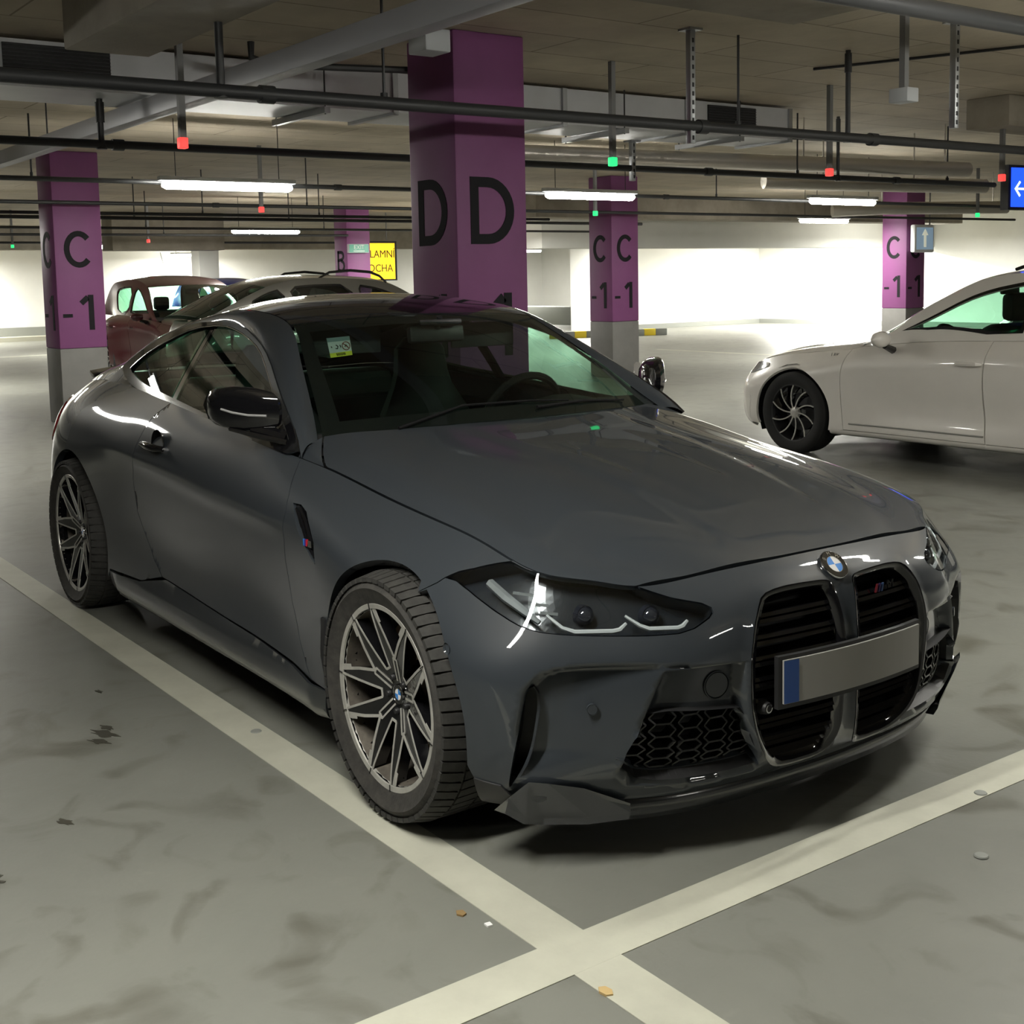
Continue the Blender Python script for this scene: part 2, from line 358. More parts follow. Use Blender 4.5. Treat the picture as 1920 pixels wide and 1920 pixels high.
def finish(name,V,F,m,parent,thick=.012,full=False,side=1,outc=(-1.4,0,.6),lip=True,offset=0,AN=None):
    """skin -> mesh object(s); thick folds the edges inwards. side: 1 left(+y) -1 right; full welds both halves"""
    used=np.unique(F); mp=-np.ones(len(V),int); mp[used]=np.arange(len(used)); V=V[used]; F=mp[F]
    if AN is not None: AN=AN[used]
    N=vnorm(V,F); s=np.sign(np.sum(N*(V-np.array(outc))*[.15,1,1]))
    if s<0: F=F[:,::-1]; N=-N
    if AN is not None: AN=AN*np.sign((AN*N).sum(1)+1e-12)[:,None]
    if offset: V=V+(N if AN is None else AN)*offset
    if full:
        on=np.abs(V[:,1])<2e-3; V[on,1]=0; n=len(V); idx=np.where(on,np.arange(n),np.arange(n)+n)
        V=np.concatenate([V,V*[1,-1,1]]); F=np.concatenate([F,idx[F][:,::-1]])
        if AN is not None: AN[on,1]=0; AN=np.concatenate([AN,AN*[1,-1,1]])
        used=np.unique(F); mp=-np.ones(len(V),int); mp[used]=np.arange(len(used)); V=V[used]; F=mp[F]; N=vnorm(V,F)
        if AN is not None: AN=AN[used]
    elif side<0:
        V=V*[1,-1,1]; N=N*[1,-1,1]; F=F[:,::-1]
        if AN is not None: AN=AN*[1,-1,1]
    me=bpy.data.meshes.new(name); Vl=V; Fl=[tuple(f) for f in F.tolist()]
    if lip and thick:
        E={}
        for f in Fl:
            for i in range(3):
                a,b=f[i],f[(i+1)%3]; E[(a,b)]=1
        bd=[e for e in E if (e[1],e[0]) not in E]; n=len(V); ids=sorted({i for e in bd for i in e}); k={v:i for i,v in enumerate(ids)}
        top=V[ids]; bot=V[ids]-N[ids]*thick; m2=len(ids); Vl=np.concatenate([V,top,bot])
        Fl=Fl+[(n+k[b],n+k[a],n+m2+k[a],n+m2+k[b]) for a,b in bd]
    me.from_pydata(Vl.tolist(),[],Fl); me.update(); me.shade_smooth(); me.materials.append(m)
    if AN is not None:
        nf=len(F); LN=np.zeros((len(me.loops),3)); vi=np.zeros(len(me.loops),int); me.loops.foreach_get('vertex_index',vi); pn=np.zeros(len(me.polygons)*3); me.polygons.foreach_get('normal',pn); pn=pn.reshape(-1,3)
        LN[:nf*3]=AN[vi[:nf*3]]
        if len(me.polygons)>nf: LN[nf*3:]=np.repeat(pn[nf:],4,axis=0)
        LN/=np.linalg.norm(LN,axis=1)[:,None]+1e-12; me.normals_split_custom_set(LN.tolist())
    return link(name,me,parent)
def panel(name,surf,outer,m,parent,holes=(),step=.025,thick=.012,full=False,sides=(-1,1),relief=None,extra=(),offset=0,lip=True):
    st,F=cdt(outer,holes,step,extra); V=surf(st[:,0],st[:,1])
    if relief is not None: V=V-surf.normal(st[:,0],st[:,1])*relief(st,V)[:,None]*_nsign(surf)
    AN=None if relief is not None else surf.normal(st[:,0],st[:,1])*_nsign(surf)
    if full: return [finish(name,V,F,m,parent,thick,True,lip=lip,offset=offset,AN=AN)]
    return [finish(name,V,F,m,parent,thick,False,s,lip=lip,offset=offset,AN=None if AN is None else AN.copy()) for s in sides]
def _nsign(surf):
    if not hasattr(surf,'_ns'):
        a=np.array([surf.smax*.45]); b=np.array([surf.tmax*.5]); P=surf(a,b)[0]; n=surf.normal(a,b)[0]
        surf._ns=1.0 if float(n@((P-np.array([-1.4,0,.6]))*[.15,1,1]))>0 else -1.0
    return surf._ns
def inv3(surf,Q): return surf.inv(Q,lambda P:P)
def sidepoly(surf,pts): return surf.xz(pts)
def trimat(V): pass
class GSurf:
    smax=4;tmax=2
    def __call__(s,a,b): return np.stack([a,Gy(a,b),b],1)
    def normal(s,a,b):
        e=1e-3; n=np.stack([(Gy(a-e,b)-Gy(a+e,b))/(2*e),np.ones(len(a)),(Gy(a,b-e)-Gy(a,b+e))/(2*e)],1); return n/np.linalg.norm(n,axis=1)[:,None]
G=GSurf(); G._ns=1.0
# ---------------------------------------------------------------- the garage shell
def floor_mat():
    m=mat('floor_concrete',(.165,.168,.150),.42,noise=.26,nscale=.55,ncol=(.205,.208,.183),bump=.05,bscale=60,detail=9); nt=m.node_tree; b=nt.nodes['Principled BSDF']
    tc=nt.nodes.new('ShaderNodeTexCoord')
    n=nt.nodes.new('ShaderNodeTexNoise'); n.inputs['Scale'].default_value=3.5; n.inputs['Detail'].default_value=10; n.inputs['Distortion'].default_value=1.2; nt.links.new(tc.outputs['Object'],n.inputs['Vector'])
    r=nt.nodes.new('ShaderNodeValToRGB'); r.color_ramp.elements[0].position=.28; r.color_ramp.elements[0].color=(.62,.60,.55,1); r.color_ramp.elements[1].position=.47; r.color_ramp.elements[1].color=(1,1,1,1)
    e=r.color_ramp.elements.new(.66); e.color=(1,1,1,1); e=r.color_ramp.elements.new(.80); e.color=(1.22,1.22,1.2,1)
    nt.links.new(n.outputs['Fac'],r.inputs[0])
    mm=nt.nodes.new('ShaderNodeMix'); mm.data_type='RGBA'; mm.blend_type='MULTIPLY'; mm.inputs[0].default_value=1
    src=b.inputs['Base Color'].links[0].from_socket; nt.links.new(src,mm.inputs[6]); nt.links.new(r.outputs[0],mm.inputs[7]); nt.links.new(mm.outputs[2],b.inputs['Base Color'])
    rr=nt.nodes.new('ShaderNodeMapRange'); rr.inputs[3].default_value=.28; rr.inputs[4].default_value=.6; nt.links.new(n.outputs['Fac'],rr.inputs[0]); nt.links.new(rr.outputs[0],b.inputs['Roughness'])
    return m
def ceil_mat():
    m=mat('ceiling_concrete',(.58,.505,.385),.85,noise=.35,nscale=1.3,ncol=(.45,.39,.30),bump=.25,bscale=30); nt=m.node_tree; b=nt.nodes['Principled BSDF']
    tc=nt.nodes.new('ShaderNodeTexCoord'); br=nt.nodes.new('ShaderNodeTexBrick'); mp=nt.nodes.new('ShaderNodeMapping'); mp.inputs['Rotation'].default_value=(0,0,PI/2); mp.inputs['Location'].default_value=(.3,.1,.37)
    nt.links.new(tc.outputs['Object'],mp.inputs[0]); nt.links.new(mp.outputs[0],br.inputs['Vector'])
    br.inputs['Scale'].default_value=1; br.inputs['Brick Width'].default_value=2.0; br.inputs['Row Height'].default_value=.5; br.inputs['Mortar Size'].default_value=.008; br.inputs['Mortar Smooth'].default_value=.4
    br.inputs['Color1'].default_value=(1,1,1,1); br.inputs['Color2'].default_value=(.86,.86,.86,1); br.inputs['Mortar'].default_value=(.45,.43,.4,1)
    mm=nt.nodes.new('ShaderNodeMix'); mm.data_type='RGBA'; mm.blend_type='MULTIPLY'; mm.inputs[0].default_value=1
    src=b.inputs['Base Color'].links[0].from_socket; nt.links.new(src,mm.inputs[6]); nt.links.new(br.outputs['Color'],mm.inputs[7]); nt.links.new(mm.outputs[2],b.inputs['Base Color'])
    return m
M_floor=floor_mat(); M_ceil=ceil_mat()
M_beam=mat('beam_concrete',(.36,.32,.26),.85,noise=.3,nscale=2,bump=.2)
M_wall=mat('white_wall',(.82,.82,.79),.7,noise=.05,nscale=1.5)
M_line=mat('line_paint',(.50,.50,.415),.55,noise=.14,nscale=5,bump=.05,bscale=80)
M_grey=mat('grey_paint',(.21,.205,.195),.6,noise=.12,nscale=4)
M_purple=mat('purple_paint',(.235,.070,.205),.55,noise=.08,nscale=3)
M_letter=mat('letter_paint',(.014,.013,.016),.7,spec=.2)
M_pipe=mat('pipe_dark',(.035,.036,.038),.45)
M_galv=mat('galvanised',(.42,.43,.44),.38,metal=.75,noise=.12,nscale=6)
M_duct=mat('duct_sheet',(.62,.63,.65),.45,metal=.25,noise=.10,nscale=2)
M_foil=mat('foil_lagging',(.62,.58,.52),.33,metal=.7,bump=.6,bscale=14)
M_post=mat('post_grey',(.20,.20,.20),.5,metal=.2)
M_black=mat('matte_black',(.010,.010,.011),.6)
M_whitebox=mat('grey_plastic',(.50,.52,.54),.5)
M_kerb=mat('kerb_grey',(.24,.25,.23),.7)
FX0,FX1,FY0,FY1,ZC=-33.5,11,-14,25.2,2.85
def struct(name,b,m): return tag(box(name,b,m),kind='structure')
struct('floor',(FX0-.3,FX1+.3,FY0-.3,FY1+.3,-.2,0),M_floor); struct('ceiling',(FX0-.3,FX1+.3,FY0-.3,FY1+.3,ZC,ZC+.3),M_ceil)
struct('wall_back',(FX0-.3,FX0,FY0,FY1,0,ZC),M_wall); struct('wall_right',(FX0,FX1,FY1,FY1+.3,0,ZC),M_wall)
M_wall_shaded=mat('shaded_wall',(.07,.068,.062),.8,noise=.1,nscale=1.5)  # unseen walls coloured dark to stand for the unlit side
struct('wall_left',(FX0,FX1,FY0-.3,FY0,0,ZC),M_wall_shaded); struct('wall_front',(FX1,FX1+.3,FY0,FY1,0,ZC),M_wall_shaded)
struct('wall_core',(-24.0,-23.0,18.9,FY1,0,ZC),M_wall)
struct('baseboard_back',(FX0,FX0+.1,FY0,FY1,0,.36),M_kerb); struct('trim_1',(FX0+.1,FX0+.8,FY0,FY1,0,.12),mat('kerb_light',(.5,.49,.4),.7))
struct('baseboard_core',(-23.0,-22.9,18.9,FY1,0,.12),M_kerb); struct('baseboard_right',(-22.9,FX1,FY1-.1,FY1,0,.12),M_kerb)
# painted bay lines
LY=-.951; LX=.823; LW=.128
tag(box('bay_line',(-4.4,LX-LW/2,LY-LW/2,LY+LW/2,0,.002),M_line),'pale painted bay line running along the side of the grey coupe','line',None)
tag(box('bay_line',(LX+LW/2,5.2,LY-LW/2,LY+LW/2,0,.002),M_line),'pale painted line carrying on from the crossing towards the viewer','line')
tag(box('cross_line',(LX-LW/2,LX+LW/2,-8,4.1,0,.0022),M_line),'pale painted line crossing the floor in front of the grey coupe bumper','line')
tag(box('lane_line',(-15.5,-9.5,14.18,14.30,0,.002),M_line),'thin white lane line on the floor beyond the white estate car','line')
tag(box('lane_line',(-25.1,-24.95,-6,8.0,0,.002),M_line),'white lane line on the far floor left of the purple column','line')
# ---------------------------------------------------------------- columns
def letters(mb,ch,w,z0,z1,f,sw):
    h=z1-z0; zc=(z0+z1)/2; s=sw/2
    if ch=='D': P=[[(-w/2+s,z0+s),(-w/2+s,z1-s)]+arc(-w/2+w*.40,zc,w*.6-s,h/2-s,90,-90,16)+[(-w/2+s,z0+s)]]
    elif ch=='C': P=[arc(0,zc,w/2-s,h/2-s,42,318,22)]
    elif ch=='B': P=[[(-w/2+s,z0),(-w/2+s,z1)],[(-w/2,z1-s),(0,z1-s)]+arc(0,z1-h*.26,w*.36,h*.26-s,90,-90,8)+[(-w/2,zc)],[(0,zc)]+arc(0,z0+h*.25,w*.44,h*.25,90,-90,8)+[(-w/2,z0+s)]]
    elif ch=='1': P=[[(w*.12,z0),(w*.12,z1)],[(w*.12-s*1.05,z1-s*.9),(-w*.42,z1-h*.24)]]
    elif ch=='-': P=[[(-w/2,zc),(w/2,zc)]]
    stroke(mb,P,sw,f)
def column(cx,cy,ch,label,s=.5,faces=('x','y'),top=ZC,level='-1'):
    e=empty('column',(cx,cy,0),0,label,'column','square garage columns'); h=s/2
    MB().box(-h,h,-h,h,.0,.80,bev=.012).build('column_base',M_grey,e,smooth=True)
    MB().box(-h,h,-h,h,.801,top,bev=.012).build('column_shaft',M_purple if ch else M_wall,e,smooth=True)
    if ch:
        for fc in faces:
            f=(lambda a,b,t:(h+t,a,b)) if fc=='x' else (lambda a,b,t:(a,-h-t,b))
            mb=MB(); letters(mb,ch,.31 if ch!='B' else .27,1.645,2.03,f,.058); mb.build('column_letter',M_letter,e)
            mb=MB(); g=(lambda a,b,t,f=f:f(a-.15,b,t)); letters(mb,'-',.10,1.10,1.19,g,.036)
            g=(lambda a,b,t,f=f:f(a+.075,b,t)); letters(mb,'1',.19,.99,1.36,g,.056); mb.build('level_number',M_letter,e)
    return e
column(-3.48,1.72,'D','large purple column lettered D directly behind the grey coupe')
column(-10.86,1.6,'C','purple column lettered C beside the red hatchback, left edge')
column(-11.05,9.35,'C','purple column lettered C standing between column D and the white estate car')
column(-10.85,15.72,'C','purple column lettered C behind the bonnet of the white estate car')
column(-18.68,9.3,'B','far purple column lettered B carrying the green exit sign',faces=('y',))
column(-26.4,9.5,'','far unpainted white column above the roof of the red hatchback')
# ---------------------------------------------------------------- beams
def beam(b,label): tag(box('ceiling_beam',b,M_beam,bev=.01),label,'beam','concrete beams under the ceiling')
beam((-3.55,2.5,-.6,-.17,2.60,ZC),'concrete downstand beam under the ceiling, upper left of column D')
beam((-1.64,-1.2,-3.5,2.5,2.70,ZC),'concrete downstand beam at the top edge above column D')
beam((-3.6,-3.2,6.85,12,2.60,ZC),'short brown concrete beam at the right edge near the blue sign')
beam((-21.6,-21.0,5.45,7.7,2.12,ZC),'deep concrete downstand above the far white column')
tag(box('ceiling_beam',(-17.6,-17.0,12.6,FY1,2.02,ZC),M_wall,bev=.01),'long white painted downstand across the far right bays','beam','concrete beams under the ceiling')
beam((-14.6,-14.0,10.2,22,2.45,ZC),'long concrete beam under the ceiling behind the right hand lamps')
beam((-29.,-28.4,-4,20,2.35,ZC),'far concrete beam crossing above the back wall')
# ---------------------------------------------------------------- lamps
M_tube=mat('lamp_diffuser',(.9,.9,.88),.4,emit=(1,.985,.90),estr=75)
def lamp(x,y,label,power=70,z=2.29,L=1.2,wires=True):
    e=empty('tube_lamp',(x,y,z),0,label,'lamp','tube lamps hung in rows')
    MB().box(-.045,.045,-L/2-.03,L/2+.03,.035,.075,bev=.01).build('lamp_housing',M_whitebox,e,smooth=True)
    mb=MB(); mb.tube([(0,-L/2,0.005),(0,-L/2+.03,0),(0,L/2-.03,0),(0,L/2,.005)],[.022,.036,.036,.022],n=12); mb.build('lamp_diffuser',M_tube,e,smooth=True)
    if wires:
        for s in (-1,1): MB().tube([(0,s*L*.4,.07),(0,s*L*.4,ZC-z)],.004,n=6).build('suspension_wire',M_pipe,e)
    d=bpy.data.lights.new('tube_light','AREA'); d.shape='RECTANGLE'; d.size=.10; d.size_y=L; d.energy=power; d.color=(1,.98,.90)
    o=bpy.data.objects.new('tube_light',d); COL.objects.link(o); o.parent=e; o.location=(0,0,-.045)
    return e
lamp(-7.63,2.01,'bright tube lamp hanging between the two left columns C and D')
lamp(-7.58,6.07,'bright tube lamp hanging just right of column D')
lamp(-7.38,9.90,'bright tube lamp above the bonnet of the white estate car, higher of two')
lamp(-11.3,14.2,'smaller bright tube lamp below and behind the higher one at right',power=120)
lamp(-16.5,6.5,'tube lamp hanging in front of the bright far wall by column B',power=220)
lamp(-24.5,6.7,'far tube lamp half hidden by the left C column',power=300)
lamp(-22.1,17.4,'far tube lamp seen between column D and the middle C column',power=300)
for x,y,p,l in ((.75,-2.05,62,'tube lamp overhead beside the grey coupe, above the frame'),(.75,2.0,42,'tube lamp overhead beyond the grey coupe, above the frame'),(.75,6.1,140,'tube lamp overhead at the right, outside the frame'),
    (-7.6,-2.1,35,'tube lamp hanging left of the frame behind the coupe'),(-16.5,1.0,220,'tube lamp hanging left behind the C column'),(-16.5,10.6,220,'tube lamp hidden behind column D'),(-20.3,23.6,420,'unseen tube lamp added behind the white downstand to brighten the far right walls'),(-18.6,23.6,330,'unseen tube lamp added behind the downstand to brighten the right wall'),  # the two lamps behind the downstand are added to brighten the right walls
    (-15.3,22.0,330,'unseen tube lamp added behind the right C column to brighten the right wall'),(-32.2,4.5,380,'added tube lamp to brighten the far back wall at left'),(-32.2,11.5,380,'added tube lamp to brighten the far back wall in the middle'),(-29.5,21.5,400,'added tube lamp to brighten the far back corner'),(-1.5,18.5,120,'unseen tube lamp added outside the frame at far right to light the right wall'),(7.5,1.0,30,'tube lamp behind the viewer')):  # wall, corner and far right lamps are added to brighten distant walls
    lamp(x,y,l,power=p)
# ---------------------------------------------------------------- pipes, tray, duct
def pipe(pts,r,label,m=M_pipe,name='pipe',joints=(),n=12,drops=()):
    e=empty(name,pts[0],0,label,'pipe','pipes under the ceiling'); o=Vector(pts[0])
    MB().tube([Vector(p)-o for p in pts],r,n=n).build('pipe_run',m,e,smooth=True)
    for p in joints: 
        d=(Vector(pts[-1])-Vector(pts[0])).normalized()*.035; c=Vector(p)-o
        MB().tube([c-d,c+d],r*1.35,n=n).build('pipe_coupling',m,e,smooth=True)
    for p in drops:
        c=Vector(p)-o; MB().tube([c,(c.x,c.y,ZC-o.z)],.008,n=6).build('hanger_rod',m,e)
        MB().tube([(c.x,c.y,c.z-.0),(c.x,c.y,c.z+.05)],r*.6,n=8).build('hanger_clip',m,e)
    return e
pipe([(-2.56,-5,2.3),(-2.53,8.5,2.3)],.031,'thick dark sprinkler pipe crossing in front of column D',joints=[(-2.56,.0,2.3),(-2.55,2.75,2.3),(-2.55,4.3,2.3)],drops=[(-2.56,.62,2.3),(-2.55,3.05,2.3)])
pipe([(-4.88,-5,2.3),(-4.86,9.2,2.3)],.026,'dark sprinkler pipe crossing behind column D at lamp height',joints=[(-4.88,.1,2.3),(-4.86,5.1,2.3),(-4.86,7.6,2.3)],drops=[(-4.86,6.2,2.3),(-4.86,8.4,2.3)])
pipe([(-7.85,-5,2.33),(-7.85,16,2.33)],.021,'dark pipe running just behind the front row of lamps',joints=[(-7.85,3.2,2.33),(-7.85,7.4,2.33)],drops=[(-7.85,.4,2.33),(-7.85,5.0,2.33),(-7.85,8.2,2.33)])
pipe([(-10.3,-3,2.3),(-10.2,18,2.3)],.020,'dark pipe passing in front of the row of C columns',joints=[(-10.27,3,2.3),(-10.23,7,2.3)],drops=[(-10.27,4.1,2.3),(-10.24,6.1,2.3)])
pipe([(-12.1,-2,2.3),(-12.1,9.0,2.3)],.020,'dark pipe passing just behind the left C column',drops=[(-12.1,3.6,2.3),(-12.1,5.2,2.3)])
pipe([(-13.4,-2,2.32),(-13.4,12,2.32)],.024,'dark pipe deep under the ceiling above the red hatchback',drops=[(-13.4,3.2,2.32),(-13.4,5.4,2.32)])
pipe([(-15.7,-1,2.3),(-15.9,13,2.3)],.020,'dark pipe just in front of the lamp by column B',drops=[(-15.75,4.2,2.3),(-15.8,7.2,2.3)])
pipe([(-18.3,0,2.3),(-18.1,8.9,2.3)],.022,'dark pipe ending beside column B',drops=[(-18.2,5.4,2.3)])
pipe([(-22.0,0,2.3),(-22.0,12,2.3)],.022,'farthest dark pipe above the blue car roof',drops=[(-22,6.4,2.3)])
pipe([(-.42,.2,2.5),(-.43,7,2.5)],.040,'thick dark pipe in the upper right corner')
pipe([(-4.7,8.5,2.42),(-5.25,5.2,2.44),(-5.4,3.6,2.44),(-5.45,2.95,2.44)],.07,'foil lagged pipe running behind the duct on the right',M_foil,'lagged_pipe',n=16,drops=[(-4.75,8.2,2.43),(-5.05,6.5,2.435)])
pipe([(-6.0,7.0,2.36),(-5.75,7.6,2.34),(-5.4,8.6,2.32),(-5.1,9.4,2.31)],.075,'bent foil lagged pipe at the right above the blue sign end',M_foil,'lagged_pipe',n=16,drops=[(-5.75,7.6,2.34),(-5.4,8.6,2.32)])
pipe([(-9.3,12.0,2.32),(-8.9,12.6,2.34),(-8.05,14.4,2.34)],.09,'grey lagged pipe bend right of the arrow sign',M_foil,'lagged_pipe',n=16,drops=[(-8.9,12.6,2.34),(-8.15,14.2,2.34)])
pipe([(-3.1,4.36,2.835),(-1.5,5.0,2.835),(1.2,6.1,2.835)],.010,'thin conduit on the ceiling at upper right',M_pipe,'conduit',n=8)
pipe([(-6.6,4.2,2.835),(-6.3,7.0,2.835),(-6.1,9.5,2.835)],.009,'thin conduit on the ceiling behind the right posts',M_pipe,'conduit',n=8)
pipe([(-4.05,.62,2.83),(-4.05,.62,2.74),(-4.0,.72,2.70),(-3.75,1.6,2.70)],.022,'dark bent conduit beside column D at upper left',M_pipe,'conduit',n=8)
# vertical drops with screwed joints
def drop(x,y,z0,r,label,perf=False,ZC=ZC):
    e=empty('hanger_post',(x,y,z0),0,label,'post','hanger posts')
    if perf:
        MB().box(-.02,.02,-.02,.02,0,ZC-z0,bev=.003).build('strut',M_galv,e,smooth=True); MB().box(-.05,.05,-.05,.05,ZC-z0-.012,ZC-z0).build('foot_plate',M_galv,e)
        for i in range(int((ZC-z0)/.05)): MB().box(.0195,.0215,-.007,.007,.02+i*.05,.045+i*.05).build('strut_slot',M_black,e)
    else:
        MB().tube([(0,0,0),(0,0,ZC-z0)],r,n=10).build('rod',M_pipe,e,smooth=True); MB().lathe([(0,0),(r*1.7,0),(r*1.7,.05),(0,.05)],12,'z',(0,0,-.03)).build('clamp',M_pipe,e,smooth=True)
        MB().lathe([(0,0),(r*1.35,0),(r*1.35,.12),(0,.12)],12,'z',(0,0,ZC-z0-.14)).build('sleeve',M_pipe,e,smooth=True)
drop(-2.56,-.22,2.3,.019,'dark threaded drop holding the front pipe left of column D'); drop(-4.88,.0,2.3,.02,'dark drop on the second pipe at far left',ZC=2.57)
drop(-2.55,4.05,2.3,.017,'dark threaded drop holding the front pipe at right'); drop(-2.55,2.66,2.2,.02,'perforated steel strut holding the front pipe right of column D',True); drop(-1.62,3.84,2.25,.02,'perforated steel strut at upper right',True)
drop(-4.86,4.25,2.2,.02,'perforated steel strut on the second pipe right of column D',True,ZC=2.52); drop(-4.86,6.75,2.3,.016,'dark drop on the second pipe at right'); drop(-9.6,6.6,2.2,.02,'perforated steel strut above the dark estate car roof',True)
# cable tray along the ceiling
e=empty('cable_tray',(0,.24,2.445),0,'long grey cable trunking slanting across the upper left','tray'); MB().box(-15,.6,-.05,.05,0,.11,bev=.004).build('trunking',mat('trunking_grey',(.36,.36,.38),.45,metal=.2),e,smooth=True)
for x in (-12,-9.4,-6.8,-4.2,-1.6): MB().tube([(x,0,.11),(x,0,ZC-2.445)],.006,n=6).build('hanger_rod',M_pipe,e)
# rectangular duct
e=empty('air_duct',(-4.85,0,2.57),0,'rectangular galvanised air duct passing behind column D','duct'); DZ=ZC-2.57
MB().box(-.35,.25,-7,5.82,0,DZ-.02).build('duct_body',M_duct,e)
for y in (-3.2,-.75,1.9,3.35,4.6,5.8): MB().box(-.37,.27,y-.02,y+.02,-.02,DZ-.02).build('duct_flange',M_galv,e)
for y0,y1 in ((-.62,-.02),(4.83,5.38)): 
    MB().box(.245,.262,y0,y1,.055,.235).build('duct_grille',M_black,e)
    mb=MB()
    for k in range(9): mb.box(.255,.270,y0,y1,.062+k*.02,.066+k*.02)
    mb.build('grille_bars',M_pipe,e)
for y in (1.35,3.9,5.15):
    MB().box(-.45,.33,y-.02,y+.02,-.045,-.005).build('support_channel',M_galv,e)
    for s in (-.42,.30): MB().tube([(s,y,-.05),(s,y,DZ)],.006,n=6).build('hanger_rod',M_pipe,e)
# bay indicators on posts
def ind(x,y,z,c,label):
    e=empty('bay_indicator',(x,y,z),0,label,'indicator','bay indicator lights'); MB().box(-.017,.017,-.017,.017,.055,ZC-z).build('post',M_post,e)
    cc={'r':(1,.06,.05),'g':(.02,.8,.22)}[c]; MB().box(-.024,.024,-.024,.024,0,.058,bev=.006).build('indicator_light',mat('led_'+c,(.03,.03,.03),.4,emit=cc,estr=1.4),e,smooth=True)
ind(-3.74,.06,2.17,'r','red bay indicator on a grey post at upper left'); ind(-3.62,2.98,2.17,'g','green bay indicator on a grey post right of column D'); ind(-3.61,5.14,2.17,'r','red bay indicator on a grey post above the white estate car'); ind(-3.39,7.06,2.17,'r','red bay indicator at the right edge by the blue sign')
ind(-8.93,7.25,2.17,'g','small green bay indicator in front of the middle C column'); ind(-9.29,3.08,2.17,'r','small red bay indicator above the first tube lamp row'); ind(-18.3,5.16,2.17,'r','tiny far red bay indicator above the red hatchback'); ind(-22.9,7.2,2.17,'g','tiny far green bay indicator above the red hatchback'); ind(-21,3.63,2.17,'g','tiny far green bay indicator at the left edge'); ind(-7.8,13.3,2.17,'g','small green bay indicator over the bright right wall')
# junction boxes
e=empty('junction_box',(-3.05,1.2,2.66),0,'grey junction box on a post by the top of column D','box'); MB().box(-.09,.09,-.08,.08,0,.12,bev=.008).build('box_body',M_whitebox,e,smooth=True); MB().box(-.03,.03,-.03,.03,.12,ZC-2.66).build('box_post',M_post,e)
e=empty('junction_box',(-1.5,3.22,2.34),0,'small grey junction box hanging on a tube at upper right','box'); MB().box(-.06,.06,-.05,.05,0,.075,bev=.006).build('box_body',M_whitebox,e,smooth=True); MB().box(-.018,.018,-.018,.018,.075,ZC-2.34).build('box_post',M_post,e)
# ---------------------------------------------------------------- signs
e=empty('direction_sign',(-5,9.62,2.09),math.radians(-6),'lit blue hanging sign with white arrow at the right edge','sign'); MB().box(-.05,.05,-.02,1.2,-.03,.44).build('sign_case',M_black,e)
MB().box(.05,.056,.02,1.18,0,.41).build('sign_face',mat('sign_blue',(.02,.05,.5),.4,emit=(.01,.06,1.0),estr=2.2),e)
M_sw=mat('sign_white',(.9,.9,.9),.5,emit=(.7,.9,1),estr=2.2)
mb=MB(); stroke(mb,[[(.09,.19),(.24,.19)],[(.155,.265),(.085,.19),(.155,.115)]],.022,lambda a,b,t:(.057+t,a,b)); mb.build('sign_arrow',M_sw,e)
for z,w in ((.30,.10),(.19,.05),(.08,.12)):
    mb=MB(); stroke(mb,[[(.30,z-.03),(.30,z+.03)],[(.34,z),(.34+w,z)]],.02,lambda a,b,t:(.057+t,a,b)); mb.build('sign_lettering',M_sw,e)
e=empty('arrow_sign',(-10.5,15.76,1.74),math.radians(0),'white framed light box with a straight-on arrow beside the right C column','sign'); MB().box(-.05,.05,-.27,.27,0,.47,bev=.03).build('sign_case',mat('sign_frame',(.8,.82,.84),.4),e,smooth=True)
MB().box(.05,.054,-.225,.225,.05,.42).build('sign_face',mat('sign_paleblue',(.38,.5,.62),.4,emit=(.3,.45,.6),estr=.35),e)
mb=MB(); stroke(mb,[[(0,.09),(0,.36)]],.06,lambda a,b,t:(.055+t,a,b)); mb.add([(.06,-.085,.29),(.06,.085,.29),(.06,0,.395),(.054,-.085,.29),(.054,.085,.29),(.054,0,.395)],[(0,1,2),(5,4,3),(0,3,4,1),(1,4,5,2),(2,5,3,0)]); mb.build('sign_arrow',mat('sign_cream',(.8,.8,.66),.5,emit=(.75,.75,.6),estr=.5),e)
MB().tube([(0,.2,.47),(0,.2,ZC-1.74)],.012,n=8).build('sign_bracket',M_post,e)
e=empty('exit_sign',(-18.36,9.25,1.98),0,'small green EXIT sign fixed to the far column B','sign'); MB().box(-.04,.03,-.22,.22,0,.17,bev=.01).build('sign_case',M_whitebox,e,smooth=True); MB().box(.03,.036,-.205,.205,.012,.158).build('sign_face',mat('sign_green',(.02,.22,.14),.4,emit=(.02,.25,.15),estr=.3),e)
text('sign_lettering','EXIT',.11,mat('sign_letter_white',(.8,.85,.8),.5),frame((.038,0,.105),(0,1,0),(0,0,1)),e); MB().box(.036,.039,-.12,.12,.03,.045).build('sign_bar',MATS['sign_letter_white'],e)
e=empty('advert_sign',(-20.0,10.35,1.5),0,'lit yellow sign with dark lettering half hidden behind column B','sign'); MB().box(-.06,.04,-.62,.70,-.05,.76).build('sign_case',M_black,e); [MB().tube([(-.02,y_,.76),(-.02,y_,ZC-1.5)],.012,n=8).build('sign_bracket',M_post,e) for y_ in (-.4,.5)]; MB().box(.04,.046,-.58,.65,-.02,.72).build('sign_face',mat('sign_yellow',(.9,.6,.02),.5,emit=(1,.62,.02),estr=1.15),e)
M_sd=mat('sign_dark',(.12,.07,.01),.6); text('sign_lettering','REKLAMNÍ',.22,M_sd,frame((.05,.17,.49),(0,1,0),(0,0,1)),e,sx=.92); text('sign_lettering','PLOCHA',.22,M_sd,frame((.05,.20,.20),(0,1,0),(0,0,1)),e,sx=.92)
